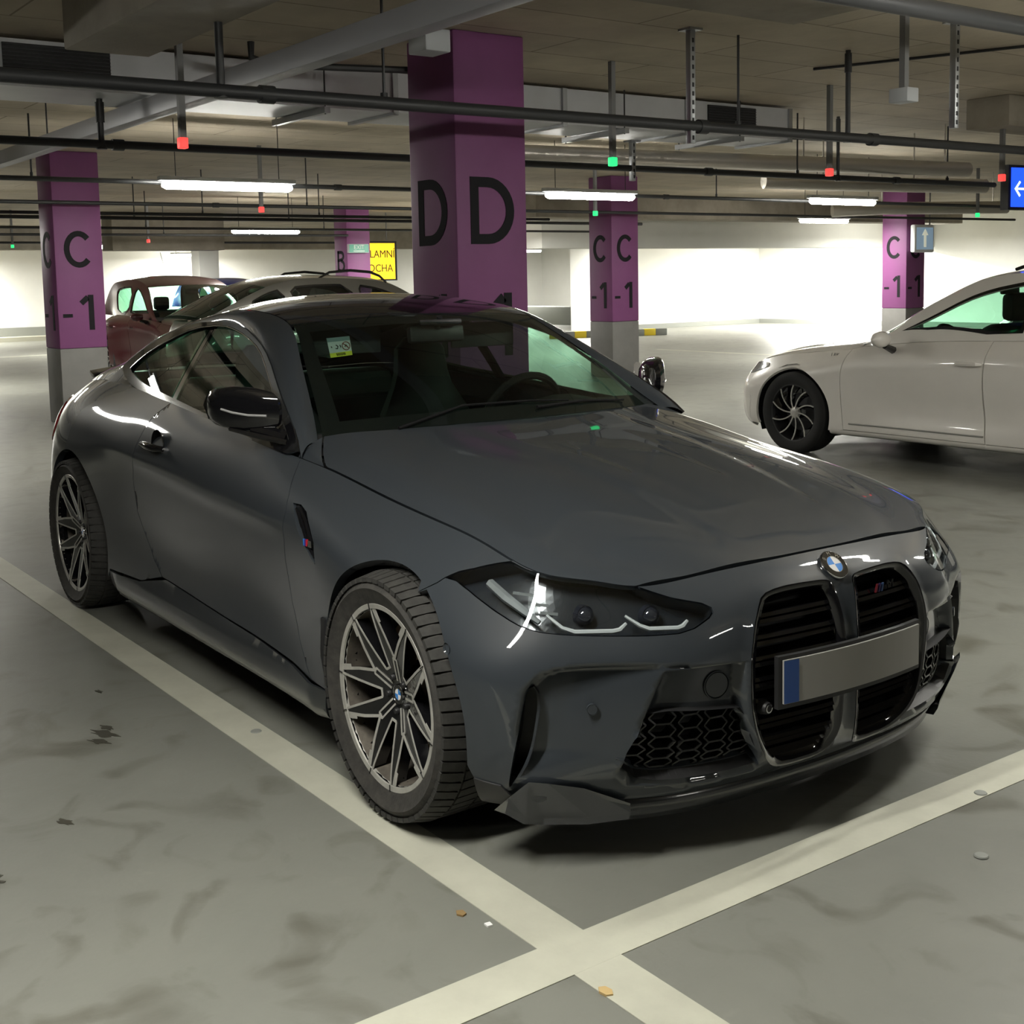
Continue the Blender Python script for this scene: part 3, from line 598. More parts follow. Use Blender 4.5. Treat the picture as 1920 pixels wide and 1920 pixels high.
# floor bits
def bit(name,x,y,poly,h,m,label,cat): tag(MB().prism(poly,0,h).build(name,m,None,loc=(x,y,.0005)),label,cat)
bit('paper_scrap',.61,-1.04,[(-.008,-.006),(.008,-.007),(.009,.006),(-.006,.008)],.004,mat('paper',(.8,.8,.8),.7),'tiny white paper scrap on the floor left of the bay line','litter')
bit('dry_leaf',.975,-1.005,[(-.018,-.004),(-.005,-.013),(.014,-.010),(.02,.003),(.006,.012),(-.012,.009)],.005,mat('leaf_tan',(.50,.36,.16),.8),'small tan dry leaf lying on the crossing line','litter')
bit('dry_leaf',.53,-1.06,[(-.015,-.004),(0,-.012),(.014,-.004),(.01,.008),(-.008,.010)],.004,mat('leaf_brown',(.26,.17,.07),.8),'small brown crumpled leaf on the floor near the paper scrap','litter')
for x,y,l in ((1.09,.11,'small dark steel floor bolt in front of the crossing line'),(.868,.44,'small pale floor bolt on the crossing line at right'),(-.86,-.93,'small dark spot bolt on the bay line by the front wheel')):
    e=tag(MB().lathe([(0,.004),(.012,.004),(.016,.003),(.018,0)],20,'z').build('floor_bolt',M_kerb,None,smooth=True,loc=(x,y,.0022 if l.find('line')>0 and l.find('front')<0 else .002)),l,'bolt','floor bolts')
M_stain=mat('wet_stain',(.045,.042,.03),.35)
for i,(x,y,s,a) in enumerate(((-1.16,-1.325,.05,.4),(-1.10,-1.36,.035,.5),(-1.21,-1.30,.03,.2),(-.55,-1.63,.028,.3),(-1.6,-1.2,.02,.1),(-.35,-1.9,.06,.8),(.2,-2.2,.09,.2))):
    P=[(s*(1+.35*math.sin(5*t+i*2)+.2*math.sin(9*t+i))*math.cos(t),.45*s*(1+.3*math.sin(4*t+i))*math.sin(t)) for t in np.linspace(0,2*PI,26)[:-1]]
    bit('floor_stain',x,y,[(p*math.cos(a)-q*math.sin(a),p*math.sin(a)+q*math.cos(a)) for p,q in P],.0008,M_stain,['dark damp stain on the floor left of the front wheel, largest of the group','dark damp spot just below the largest stain','dark damp spot just left of the largest stain','small dark damp spot on the floor at left','tiny dark spot near the bay line at left','dark smudge on the floor at lower left','wide dark smudge on the floor near the bottom edge'][i],'stain')
e=empty('wheel_stop',(-20.3,17.1,0),math.radians(72),'yellow and black striped kerb passing behind the middle C column','kerb')
for k in range(10): MB().box(-1.5+k*.3,-1.2+k*.3,-.07,.07,0,.16,bev=.01).build('stripe',[mat('stripe_yellow',(.8,.6,.03),.6),M_kerb][k%2],e,smooth=True)
e=empty('floor_plinth',(-27.6,21.6,0),0,'low grey block at the foot of the far wall','block'); MB().box(-2,1.5,-.3,.3,0,.55,bev=.02).build('plinth',M_kerb,e,smooth=True)
# ================================================================ the grey coupe
def paint_mat(name,col,flake=.0,rough=.32,metal=.55,coat=1.0,coatr=.03): return mat(name,col,rough,metal=metal,coat=coat,coatr=coatr,spec=.12)
P_grey=paint_mat('grey_metallic',(.032,.0375,.044),metal=.0,rough=.45)
P_black=mat('gloss_black',(.006,.006,.007),.08,coat=.6)
P_roof=mat('carbon_roof',(.010,.010,.011),.10,coat=1.0)
P_plastic=mat('black_plastic',(.014,.014,.015),.5)
P_chrome=mat('chrome',(.75,.76,.78),.12,metal=1)
P_satin=mat('satin_alloy',(.52,.51,.47),.34,metal=.35,noise=.2,nscale=30)
P_dirt=mat('dirty_alloy',(.17,.15,.125),.6,metal=.4,noise=.4,nscale=25)
P_rubber=mat('tyre_rubber',(.024,.023,.021),.78,noise=.45,nscale=30,ncol=(.046,.043,.038),bump=.15,bscale=90)
P_glass=glass('clear_lens',(.80,.84,.86)); P_wind=glass('windscreen_glass',(.62,.73,.66)); P_side=glass('side_glass',(.40,.66,.52))
P_int=mat('cabin_black',(.004,.004,.0043),.85,spec=.2); P_seat=mat('seat_leather',(.003,.003,.0033),.65,spec=.25); P_rotor=mat('brake_rotor',(.20,.14,.095),.5,metal=.7,noise=.5,nscale=20)
LANG=math.radians(.8423)
car=empty('coupe_car',(0,0,.003),-LANG,'dark grey metallic sports coupe with tall twin grilles parked in the foreground','car')
TM=W.tmax; SM=W.smax
def s_at(loft,t,axis,val,lo=None,hi=None):
    s=np.linspace(lo if lo is not None else 0,hi if hi is not None else loft.smax,2400); P=loft(s,np.full(2400,t)); return float(s[np.argmin(np.abs(P[:,axis]-val))])
def top_run(x0,x1,n=30):
    a=s_at(W,TM,0,x0,.9); b=s_at(W,TM,0,x1,.9); return np.stack([np.linspace(a,b,n),np.full(n,TM)],1)
def circ(cx,cz,r,a0,a1,n=40): return [(cx+r*math.cos(math.radians(a)),cz+r*math.sin(math.radians(a))) for a in np.linspace(a0,a1,n)]
I3=lambda pts: inv3(W,np.array(pts))
HL=[(.207,.861,.69),(.233,.837,.706),(.269,.813,.717),(.342,.78,.723),(.418,.742,.722),(.483,.687,.71),(.535,.629,.697),(.597,.559,.684),(.645,.493,.664),(.684,.429,.648),(.699,.411,.637),(.706,.412,.627),(.708,.425,.616),(.702,.468,.596),(.688,.507,.587),(.649,.575,.585),(.585,.671,.588),(.534,.748,.594),(.503,.783,.599),(.463,.81,.609),(.409,.829,.629),(.357,.84,.648),(.298,.848,.67),(.245,.852,.687)]
HLst=I3(HL)
HLst[3:8,1]=TM   # lamp reaches the bonnet edge
seam=I3([(.193,.877,.676),(.147,.909,.647)])
FA=dict(cx=0,cz=.318,r=.380); RA=dict(cx=-2.81,cz=.328,r=.392)
def arch(d,a0,a1,n=34): return W.xz(circ(d['cx'],d['cz'],d['r'],a0,a1,n))
a_seam=math.degrees(math.atan2(.647-.318,.147))
# ---- front bumper (both halves in one skin)
KID=[(.271,.65),(.219,.66),(.122,.661),(.055,.658),(.037,.649),(.035,.625),(.029,.585),(.024,.545),(.023,.485),(.026,.314),(.030,.266),(.047,.217),(.075,.198),(.206,.196),(.258,.224),(.304,.285),(.325,.341),(.337,.417),(.337,.514),(.319,.583),(.295,.624)]
MESH=[(.591,.394),(.547,.397),(.359,.38),(.346,.359),(.325,.30),(.288,.232),(.280,.220),(.344,.215),(.483,.218),(.554,.222),(.602,.234),(.634,.262),(.641,.281),(.635,.306),(.612,.354)]
SLOT=[(.827,.472),(.821,.459),(.820,.425),(.826,.382),(.835,.321),(.842,.283),(.850,.252),(.858,.215),(.862,.235),(.862,.299),(.853,.381),(.843,.447),(.835,.468)]
KIDst=W.yz(KID); MESHst=W.yz(MESH); SLOTst=W.yz(SLOT)
ctop=np.stack([np.linspace(SM,s_at(W,TM,1,.555,4.6),26),np.full(26,TM)],1)
lowfront=I3([(.385,.845,.17),(.40,.87,.19),(.41,.90,.24)])
archF=arch(FA,-8,a_seam,26)
b_out=np.concatenate([ctop,HLst[8:][:],[HLst[0]],seam,archF[::-1][1:],lowfront[::-1][1:],np.stack([np.linspace(lowfront[0][0],SM,40),np.full(40,.035)],1)])
RIDGE=[(.862,.205),(.858,.38),(.845,.466),(.832,.487),(.815,.507),(.782,.521),(.739,.526),(.656,.526),(.557,.522),(.356,.506),(.345,.50),(.352,.43),(.338,.33),(.30,.20),(.60,.19),(.78,.20)]
ZB=[(.552,.505),(.640,.286),(.648,.262),(.62,.215),(.50,.200),(.275,.200),(.30,.27),(.338,.35),(.350,.43),(.350,.505)]
def yzof(V): return np.stack([np.abs(V[:,1]),V[:,2]],1)
def bump_relief(st,V):
    q=yzof(V); d=np.zeros(len(q)); inR=inside(q,RIDGE); dr=pdist(q,RIDGE[:11],False)
    # flare side of the pocket: deep under the ridge, rising to the flare edge
    e0=np.array([.552,.505]); e1=np.array([.640,.286]); ab=e1-e0; nn=np.array([ab[1],-ab[0]])/np.linalg.norm(ab); de=np.abs((q-e0)@nn)
    flare=.036*np.clip(dr/.012,0,1)*np.clip(.15+de/.19,0,1)*np.clip((q[:,1]-.21)/.10,.25,1)
    d=np.where(inR,flare,0)
    zb=inside(q,ZB); dz=pdist(q,ZB); d=np.where(zb,np.maximum(.0,.042*np.clip(dz/.007,0,1)),d)
    # rim swelling round the kidneys
    kd=pdist(q,KID); d-=.004*np.clip(1-kd/.02,0,1)*(~zb)
    # nose crease between kidneys and rounded shoulder
    return d
ZBi=shrink(np.array(ZB),.008); _RP=np.array(RIDGE); _RI=shrink(_RP,.012)[:10]
lines=[W.yz(_RP[:10]),W.yz(_RI),W.yz(np.array(ZB+[ZB[0]])),W.yz(np.concatenate([ZBi,ZBi[:1]]))]
panel('front_bumper',W,shrink(b_out,.0015),P_grey,car,holes=[chaikin(KIDst,1),MESHst,chaikin(SLOTst,1)],step=.013,thick=.02,full=True,relief=bump_relief,extra=lines)
def dark_tub(name,st,depth,m=P_black,full=False,back=None):
    """recessed tray behind an opening"""
    v2,F=cdt(shrink(st,-.006),(),.03); V=W(v2[:,0],v2[:,1])-W.normal(v2[:,0],v2[:,1])*_nsign(W)*depth
    rim=dens(shrink(st,-.006),.02); R0=W(rim[:,0],rim[:,1])-W.normal(rim[:,0],rim[:,1])*_nsign(W)*.012; R1=W(rim[:,0],rim[:,1])-W.normal(rim[:,0],rim[:,1])*_nsign(W)*depth
    for s in (-1,1):
        n=len(rim); VV=np.concatenate([V,R0,R1])*[1,s,1]; k=len(V); FF=[tuple(f) for f in F]+[(k+i,k+(i+1)%n,k+n+(i+1)%n,k+n+i) for i in range(n)]
        obj(name,VV,FF,m,car,smooth=False)
dark_tub('grille_cavity',KIDst,.10,P_plastic); dark_tub('intake_cavity',MESHst,.13,P_plastic); dark_tub('air_curtain_slot',SLOTst,.09,P_plastic)
# kidney frames and slats
def on_front(y,z,off): 
    st=W.yz([(y,z)]); return (W(st[:,0],st[:,1])+W.normal(st[:,0],st[:,1])*_nsign(W)*off)[0]
kin=shrink(KIDst,.014)
for s in (-1,1):
    a=dens(chaikin(KIDst,1),.012); b=dens(chaikin(kin,1),.012)
    m=120; ra=np.linspace(0,1,m,endpoint=False)
    def resamp(P): 
        Q=np.concatenate([P,P[:1]]); L=np.concatenate([[0],np.cumsum(np.linalg.norm(np.diff(Q,axis=0),axis=1))]); L/=L[-1]; return np.stack([np.interp(ra,L,Q[:,k]) for k in (0,1)],1)
    a=resamp(chaikin(KIDst,1)); b=resamp(chaikin(shrink(KIDst,.014),1)); nrm=lambda q:W.normal(q[:,0],q[:,1])*_nsign(W)
    rings=[W(a[:,0],a[:,1])+nrm(a)*.006,W(b[:,0],b[:,1])+nrm(b)*.002,W(b[:,0],b[:,1])-nrm(b)*.05]
    V=np.concatenate(rings)*[1,s,1]; F=[]
    for r in range(2):
        for i in range(m): F.append((r*m+i,r*m+(i+1)%m,(r+1)*m+(i+1)%m,(r+1)*m+i))
    o=obj('grille_frame',V,F,P_black,car,smooth=True)
    for z in (.61,.555,.50,.445,.39,.335,.28,.235):
        ys=[y for y in np.linspace(.02,.34,60) if inside(np.array([[y,z]]),shrink(np.array(KID),.004))[0]]
        if len(ys)<3: continue
        ys=np.linspace(min(ys),max(ys),8)
        mb=MB()
        for dz in (.0,-.020):
            C_=[on_front(y,z+dz*(.8),-.028) for y in ys]
            V=[];F=[]
            for p in C_:
                for dx,dzz in ((.012,.0045),(.016,-.0045),(-.03,-.006),(-.03,.006)): V.append((p[0]+dx,p[1]*s,p[2]+dzz))
            for i in range(len(C_)-1):
                for k in range(4): F.append((i*4+k,i*4+(k+1)%4,(i+1)*4+(k+1)%4,(i+1)*4+k))
            F+=[(3,2,1,0),tuple((len(C_)-1)*4+k for k in range(4))]; mb.add(V,F)
        mb.build('grille_slat',P_black,car)
# small slanted emblem on the left grille
for i,c_ in enumerate(((.05,.10,.25),(.05,.03,.12),(.2,.02,.03))):
    p=on_front(.150-i*.012,.610,.0); MB().add([(0,-.003,-.011),(0,.003,-.011),(0,.009,.011),(0,.003,.011),(-.004,-.003,-.011),(-.004,.003,-.011),(-.004,.009,.011),(-.004,.003,.011)],[(0,1,2,3),(7,6,5,4),(0,4,5,1),(1,5,6,2),(2,6,7,3),(3,7,4,0)]).build('grille_emblem',mat('emblem_%d'%i,c_,.3,metal=.5),car).location=(p[0],p[1],p[2])
p=on_front(.185,.612,.0); text('grille_emblem','M',.030,mat('dark_chrome',(.25,.25,.26),.2,metal=1),frame((p[0],p[1],p[2]),(-.1,1,0),(-.2,0,1)),car,extrude=.002,shear=.2,sx=1.3)
# honeycomb in the side intakes
def honeycomb(s):
    mb=MB(); hw,hh=.068,.034; segs=set(); 
    for r in range(-2,9):
        for c in range(-1,8):
            cy=.26+c*hw*1.5*.72; cz=.205+r*hh+(hh/2 if c%2 else 0)
            pts=[(cy-hw*.5*1.0,cz),(cy-hw*.26,cz+hh/2),(cy+hw*.26,cz+hh/2),(cy+hw*.5,cz),(cy+hw*.26,cz-hh/2),(cy-hw*.26,cz-hh/2)]
            for i in range(6):
                a=tuple(np.round(pts[i],3)); b=tuple(np.round(pts[(i+1)%6],3)); segs.add(tuple(sorted((a,b))))
    for a,b in segs:
        mid=np.array([[(a[0]+b[0])/2,(a[1]+b[1])/2]])
        if not inside(mid,shrink(np.array(MESH),-.006))[0]: continue
        p=on_front(*a,-.052); q=on_front(*b,-.052); d=np.array(q)-p; L=np.linalg.norm(d); d/=L; u=np.cross(d,[1,0,0]); u/=np.linalg.norm(u)+1e-9; w=.0022
        V=[]
        for P_ in (p,q):
            for e_,f_ in ((w,.010),(-w,.010),(-w*1.6,-.02),(w*1.6,-.02)): V.append(((P_+u*e_)[0]+f_,(P_+u*e_)[1]*s,(P_+u*e_)[2]))
        mb.add(V,[(0,1,2,3),(7,6,5,4),(0,4,5,1),(1,5,6,2),(2,6,7,3),(3,7,4,0)])
    return mb.build('intake_honeycomb',mat('mesh_black',(.006,.006,.006),.35),car)
for s in (-1,1): honeycomb(s)
# lower lip: dark splitter running across and swept corner blades
lipy=np.linspace(-.70,.70,61); V=[];F=[]
def lip_sec(u):
    y=.86*u; ay=abs(y); st=I3([(np.interp(ay,[0,.36,.52,.68,.755,.815,.86],[.70,.672,.63,.545,.48,.40,.37]),ay,.165)])[0]
    pt=W(st[:1],np.array([.060]))[0]; k=0; nx=np.array([.75,.66*np.sign(y)*min(1,ay/.5),0])
    pb=W(st[:1],np.array([.02]))[0]; sg=1 if y>=0 else -1
    o1=np.array([pt[0],pt[1]*sg,pt[2]+.02*k]); o2=np.array([pb[0],pb[1]*sg,.128])+nx*(.010+.05*k); o3=np.array([pb[0],pb[1]*sg,.106])+nx*(.004+.045*k); o4=np.array([pb[0]-.12,pb[1]*sg,.106])
    return [o1-nx*.012,o1+nx*.002,o2,o3,o4]
for u in lipy: V+=lip_sec(u)
for i in range(60):
    for k in range(4): F.append((i*5+k,i*5+k+1,(i+1)*5+k+1,(i+1)*5+k))
o=obj('front_splitter',V,F,P_plastic,car,smooth=True); o.data.materials[0]=mat('splitter_black',(.022,.024,.027),.22,coat=.4)
M_spl=o.data.materials[0]
for s in (-1,1):
    it=[(.452,.852,.188),(.508,.832,.240),(.535,.795,.236),(.571,.715,.216),(.606,.600,.160)]; ot=[(.440,.850,.165),(.448,.800,.128),(.462,.752,.118),(.535,.668,.122),(.604,.596,.140)]
    V=[(x+.010,(y+.004)*s,z+.006) for x,y,z in it]+[(x+.008,(y+.003)*s,z) for x,y,z in ot]+[(x-.004,y*s,z-.022) for x,y,z in ot]+[(x-.06,y*s,z-.05) for x,y,z in it]
    F=[]
    for r in range(3):
        for i in range(4): F.append((r*5+i,r*5+i+1,(r+1)*5+i+1,(r+1)*5+i))
    F+=[(0,5,10,15),(4,19,14,9)]
    MB().add(V,F).build('splitter_blade',mat('blade_gloss',(.016,.020,.027),.10,coat=1),car)
    fq=W.xz([(.372,.165),(.392,.236),(.455,.228),(.462,.168)]); panel('bumper_foot',W,fq,P_plastic,car,step=.02,thick=.01,sides=(s,),offset=.004)
# ---- number plate, badge, sensors
plx=.815
def plate_pt(y,z,o=0): return (plx+o-.28*y*y,y,z)
mb=MB(); ys=np.linspace(-.26,.26,14); V=[];F=[]
for y in ys: V+=[plate_pt(y,.388),plate_pt(y,.498),plate_pt(y,.498,-.006),plate_pt(y,.388,-.006)]
for i in range(13):
    for k in range(4): F.append((i*4+k,i*4+(k+1)%4,(i+1)*4+(k+1)%4,(i+1)*4+k))
F+=[(3,2,1,0),(52,53,54,55)]; pl_=obj('number_plate',V,F,mat('plate_white',(.30,.295,.28),.45),car)
V=[];F=[]; ys=np.linspace(-.262,-.215,4)
for y in ys: V+=[plate_pt(y,.389,.0012),plate_pt(y,.497,.0012)]
for i in range(3): F.append((2*i,2*i+1,2*i+3,2*i+2))
obj('plate_band',V,F,mat('plate_blue',(.02,.07,.26),.45),pl_)
V=[];F=[]; ys=np.linspace(-.272,.272,10)
for y in ys: V+=[plate_pt(y,.374,-.007),plate_pt(y,.507,-.007),plate_pt(y,.507,-.02),plate_pt(y,.374,-.02)]
for i in range(9):
    for k in range(4): F.append((i*4+k,i*4+(k+1)%4,(i+1)*4+(k+1)%4,(i+1)*4+k))
F+=[(3,2,1,0),(36,37,38,39)]; obj('plate_holder',V,F,P_plastic,pl_)
def roundel(name,c,nx,up,r,parent):
    """round badge: chrome rim, black ring with letters, quartered centre"""
    mtx=frame(c,Vector(up).cross(Vector(nx)),up); e=MB().lathe([(0,-.004),(r,-.004),(r*1.02,.001),(r*.98,.004),(r*.95,.0025),(0,.0025)],40,'z').build(name,P_chrome,parent,smooth=True); e.matrix_local=mtx
    ring=[];
    mb=MB(); mb.lathe([(r*.60,.0026),(r*.60,.0036),(r*.95,.0036),(r*.95,.0026)],40,'z'); mb.build('badge_ring',P_black,e)
    for q in range(4):
        a=[(0,0)]+[(r*.57*math.cos(t),r*.57*math.sin(t)) for t in np.linspace(q*PI/2,(q+1)*PI/2,9)]
        MB().prism(a,.0026,.0036).build('badge_quarter',[mat('badge_white',(.8,.8,.8),.25,coat=1),mat('badge_blue',(.02,.22,.68),.25,coat=1)][q%2],e)
    MB().lathe([(r*.57,.0026),(r*.57,.0042),(r*.60,.0042),(r*.60,.0026)],40,'z').build('badge_inner_rim',P_chrome,e)
    if r>.03:
        for ch,a in (('B',140),('M',90),('W',40)):
            t=math.radians(a); text('badge_letter',ch,r*.38,P_chrome,Matrix.Translation((r*.775*math.cos(t),r*.775*math.sin(t),.0036))@Matrix.Rotation(t-PI/2,4,'Z'),e,extrude=.0006)
    return e
q=W(np.array([SM]),np.array([W.inv([(0,.683)],lambda P:P[:,[1,2]],mask=lambda P:P[:,0]>.6)[0][1]]))[0]
roundel('badge',(q[0]+.004,0,q[2]+.003),(.72,0,.69),(-.69,0,.72),.041,car)
for s in (-1,1):
    for y,z,r,dep in ((.408,.442,.036,.0415),(.706,.415,.014,.018)):
        p=on_front(y,z,-dep+.0015); st=W.yz([(y,z)]); n=(W.normal(st[:,0],st[:,1])*_nsign(W))[0]
        o=MB().lathe([(0,.002),(r*.86,.002),(r*.90,-.002),(r*.93,.0025),(r,.002),(r*1.02,-.004)],28,'z').build('tow_eye_cap' if r>.02 else 'parking_sensor',P_grey,car,smooth=True); nv=Vector((n[0],n[1]*s,n[2])); xv=Vector((0,0,1)).cross(nv); o.matrix_local=frame((p[0],p[1]*s,p[2]),xv,nv.cross(xv))
    st=W.xz([(.312,.542)]); p=W(st[:,0],st[:,1])[0]; o=MB().lathe([(0,.002),(.012,.002),(.015,-.002)],20,'y').build('parking_sensor',P_grey,car,smooth=True); o.location=(p[0],p[1]*s,p[2])
# camera module beside the plate
p=on_front(.285,.375,-.004); o=MB().lathe([(0,.012),(.014,.012),(.017,.0),(.02,-.01)],20,'x').build('front_sensor',P_plastic,car,smooth=True); o.location=(p[0],-p[1],p[2]); MB().lathe([(.008,.0125),(.008,.014),(.011,.014),(.011,.0125)],20,'x').build('sensor_ring',P_chrome,o)
# ---- headlamps
for s in (-1,1):
    lens=panel('headlamp',W,shrink(chaikin(HLst,1),.003),P_glass,car,step=.03,thick=.01,sides=(s,))[0]
    lens['label']='slim clear lens headlamp with angular light strips'
    v2,F=cdt(shrink(HLst,.002),(),.03); nn=W.normal(v2[:,0],v2[:,1])*_nsign(W); dp=np.full(len(v2),.055); B=W(v2[:,0],v2[:,1])-nn*dp[:,None]
    rim=dens(shrink(HLst,.002),.02); rn=W.normal(rim[:,0],rim[:,1])*_nsign(W); R0=W(rim[:,0],rim[:,1])-rn*.004; R1=W(rim[:,0],rim[:,1])-rn*.055
    n=len(rim); k=len(B); obj('lamp_housing',np.concatenate([B,R0,R1])*[1,s,1],[tuple(f) for f in F]+[(k+i,k+(i+1)%n,k+n+(i+1)%n,k+n+i) for i in range(n)],mat('lamp_black',(.018,.021,.026),.25,coat=.5),lens)
    def hp(y,z,off): 
        st=W.inv([(y,z)],lambda P:P[:,[1,2]],mask=lambda P:P[:,0]>.25)[0:1]; return (W(st[:,0],st[:,1])-W.normal(st[:,0],st[:,1])*_nsign(W)*off)[0]*np.array([1,s,1])
    M_drl=mat('light_strip',(.62,.63,.62),.3)
    # two angular daytime strips
    for pts in ([(.755,.640),(.735,.613),(.712,.603),(.635,.601),(.620,.604),(.603,.617)],[(.600,.633),(.578,.611),(.562,.603),(.500,.602),(.487,.606),(.472,.618)]):
        C_=[hp(y,z,.020) for y,z in pts]; w=[.0035,.005,.006,.006,.006,.004]
        MB().tube(C_,w,n=6).build('light_strip',M_drl,lens,smooth=True)
    for y,z in ((.672,.640),(.545,.634)):   # dark projector lenses
        c=hp(y,z,.040); o=MB().lathe([(0,.018),(.010,.016),(.019,.008),(.023,-.004),(.026,-.004),(.026,-.02)],24,'x').build('projector',mat('projector_glass',(.02,.022,.03),.05,coat=1),lens,smooth=True); o.location=c
    # bright side reflector with fins
    C_=[hp(y,z,.022) for y,z in ((.812,.700),(.806,.672),(.790,.645),(.775,.625))]; MB().tube(C_,[.012,.013,.010,.006],n=6).build('side_reflector',mat('reflector',(.55,.57,.57),.25,metal=.6),lens)
    for i,(y,z) in enumerate(((.790,.683),(.777,.663),(.765,.645))):
        a=hp(y,z,.018); b=hp(y-.034,z-.002,.024); MB().tube([a,b],.0042,n=4).build('reflector_fin',MATS['reflector'],lens)
# ---- bonnet with a shallow power dome
HM,HT=H.smax,H.tmax; g=.004; gs=.005
def hood_relief(st,V):
    ay=np.abs(V[:,1]); x=V[:,0]; a=.21+.10*np.clip((.6-x)/1.2,0,1); sm=lambda t:t*t*(3-2*t)
    k=sm(np.clip((a+.035-ay)/.05,0,1))*np.clip((.66-x)/.25,0,1)*np.clip((x+.62)/.3,0,1); gr=np.exp(-((ay-a*.52)/.03)**2)*np.clip((.45-x)/.3,0,1)*np.clip((x+.3)/.3,0,1)
    return -.009*k+.004*gr
ho=np.concatenate([np.stack([np.linspace(0,HM-g,60),np.full(60,HT-gs)],1),np.stack([np.full(30,HM-g),np.linspace(HT-gs,0,30)],1)[1:],np.stack([np.linspace(HM-g,.0,60),np.zeros(60)],1)[1:],np.stack([np.zeros(30),np.linspace(0,HT-gs,30)],1)[1:-1]])
panel('bonnet',H,ho,P_grey,car,step=.022,thick=.016,full=True,relief=hood_relief)
# ---- front wings
def crease(st,V):
    x=V[:,0]; zc=np.interp(x,[-2.6,-2.25,-1.93,-1.27,-.83,-.5],[.80,.785,.757,.715,.703,.70]); d=V[:,2]-zc
    k=np.interp(x,[-2.55,-2.2,-.75,-.45],[0,1,1,0]); up=np.clip(1-d/.10,0,1); dn=np.clip(1+d/.05,0,1)
    return -.0085*k*np.where(d>0,up**1.5,dn**1.3)
DF=[(-.715,.886),(-.685,.835),(-.655,.79),(-.640,.747),(-.647,.696),(-.662,.593),(-.652,.458),(-.602,.352),(-.54,.285),(-.50,.250)]
DFst=W.xz(DF); i0=s_at(W,TM,0,-.735,.9)
GILL=[(-.612,.774),(-.563,.775),(-.516,.76),(-.465,.72),(-.426,.684),(-.411,.622),(-.440,.634),(-.504,.671),(-.553,.711)]
GILLst=W.xz(GILL)
tr=top_run(-.735,.405,40)
w_out=np.concatenate([tr,HLst[4:0:-1],[HLst[0]],seam,arch(FA,a_seam,188,40)[1:],W.xz([(-.383,.250)]),DFst[::-1]])
panel('front_wing',W,shrink(w_out,.002),P_grey,car,holes=[GILLst],step=.022,thick=.03,relief=crease)
# corner of the wing running up to the windscreen pillar
tw=top_run(-.59,-.735,12); Pa=W(tw[:,0],tw[:,1]); Pa=np.concatenate([Pa,[(-.715,.816,.893)]])
hs=np.linspace(s_at(H,HT-.002,0,-.60),0.0,13); Pb=H(hs,np.full(13,HT-.002))+[0,.003,-.002]
for s in (-1,1):
    V=[];F=[]
    for a,b in zip(Pa,Pb):
        for t in (0,.33,.66,1): V.append((a+(b-a)*t+np.array([0,.3,1])*.010*4*t*(1-t))*[1,s,1])
    for i in range(12):
        for k in range(3): F.append((i*4+k,i*4+k+1,(i+1)*4+k+1,(i+1)*4+k))
    obj('wing_corner',V,F,P_grey,car,smooth=True)
# side gill
for s in (-1,1):
    v2,F=cdt(shrink(GILLst,-.004),(),.03); nn=W.normal(v2[:,0],v2[:,1])*_nsign(W); e_=pdist(v2,GILLst); B=W(v2[:,0],v2[:,1])-nn*(.004+.022*np.clip(e_/.02,0,1))[:,None]; gl=obj('side_gill',B*[1,s,1],F,P_black,car,smooth=True)
    for P_ in ([(-.590,.762),(-.545,.735),(-.470,.668),(-.425,.640)],[(-.568,.768),(-.512,.735),(-.448,.678)]):
        st=W.xz(P_); C_=(W(st[:,0],st[:,1])-W.normal(st[:,0],st[:,1])*_nsign(W)*.004)*[1,s,1]; MB().tube(C_,[.004,.006,.006,.003][:len(C_)],n=6).build('gill_blade',P_black,gl,smooth=True)
    st=W.xz([(-.474,.676)]); p=W(st[:,0],st[:,1])[0]*[1,s,1]
    for i,c_ in enumerate(((.02,.16,.5),(.06,.02,.22),(.5,.02,.03))): MB().box(-.004+i*.009,.003+i*.009,-.003,.003,-.010,.010).build('gill_badge',mat('m_%d'%i,c_,.4),gl).location=(p[0]-.016,p[1],p[2])
    MB().box(.0,.022,-.003,.003,-.010,.010).build('gill_badge',P_chrome,gl).location=(p[0]+.012,p[1],p[2])
# ---- doors, quarters, sills
DR=[(-1.852,.992),(-1.93,.945),(-1.966,.914),(-1.985,.863),(-2.019,.766),(-2.049,.677),(-2.057,.545),(-2.002,.444),(-1.93,.365),(-1.84,.315)]
DRst=W.xz(DR); DB=W.xz([(-1.476,.300),(-1.174,.288),(-.949,.282),(-.65,.268)])
d_out=np.concatenate([top_run(-.715,-1.852,40),DRst[1:],DB,DFst[::-1][:-1]])
def door_relief(st,V): return -.0045*np.exp(-((V[:,2]-(.745+.028*(-V[:,0]-1.2)))/.018)**2)*0
doors=panel('door',W,shrink(d_out,.002),P_grey,car,step=.018,relief=crease)
tl_cut=[(-3.42,.99),(-3.42,.17)]
sx=s_at(W,.4,0,-3.36,.6,1.6)
q_out=np.concatenate([top_run(-1.852,-3.40,40),[(s_at(W,TM,0,-3.40,.6,2),TM*.7),(sx,TM*.4),(sx,.03)],W.xz([(-3.18,.19)]),arch(RA,200,-18,46),W.xz([(-2.40,.250)]),W.xz([(-2.05,.263)]),W.xz([(-1.84,.315)]),DRst[::-1][1:-1]])
panel('rear_quarter',W,shrink(q_out,.002),P_grey,car,step=.020,thick=.03,relief=crease)
sk=np.concatenate([W.xz([(-2.40,.245),(-2.05,.262),(-1.80,.312),(-1.476,.298),(-1.174,.286),(-.949,.280),(-.65,.264),(-.50,.247),(-.383,.247)]),W.xz([(-.40,.17)]),np.stack([np.linspace(s_at(W,.01,0,-.42,2,5),s_at(W,.01,0,-2.36,1.2,4),40),np.full(40,.004)],1)])
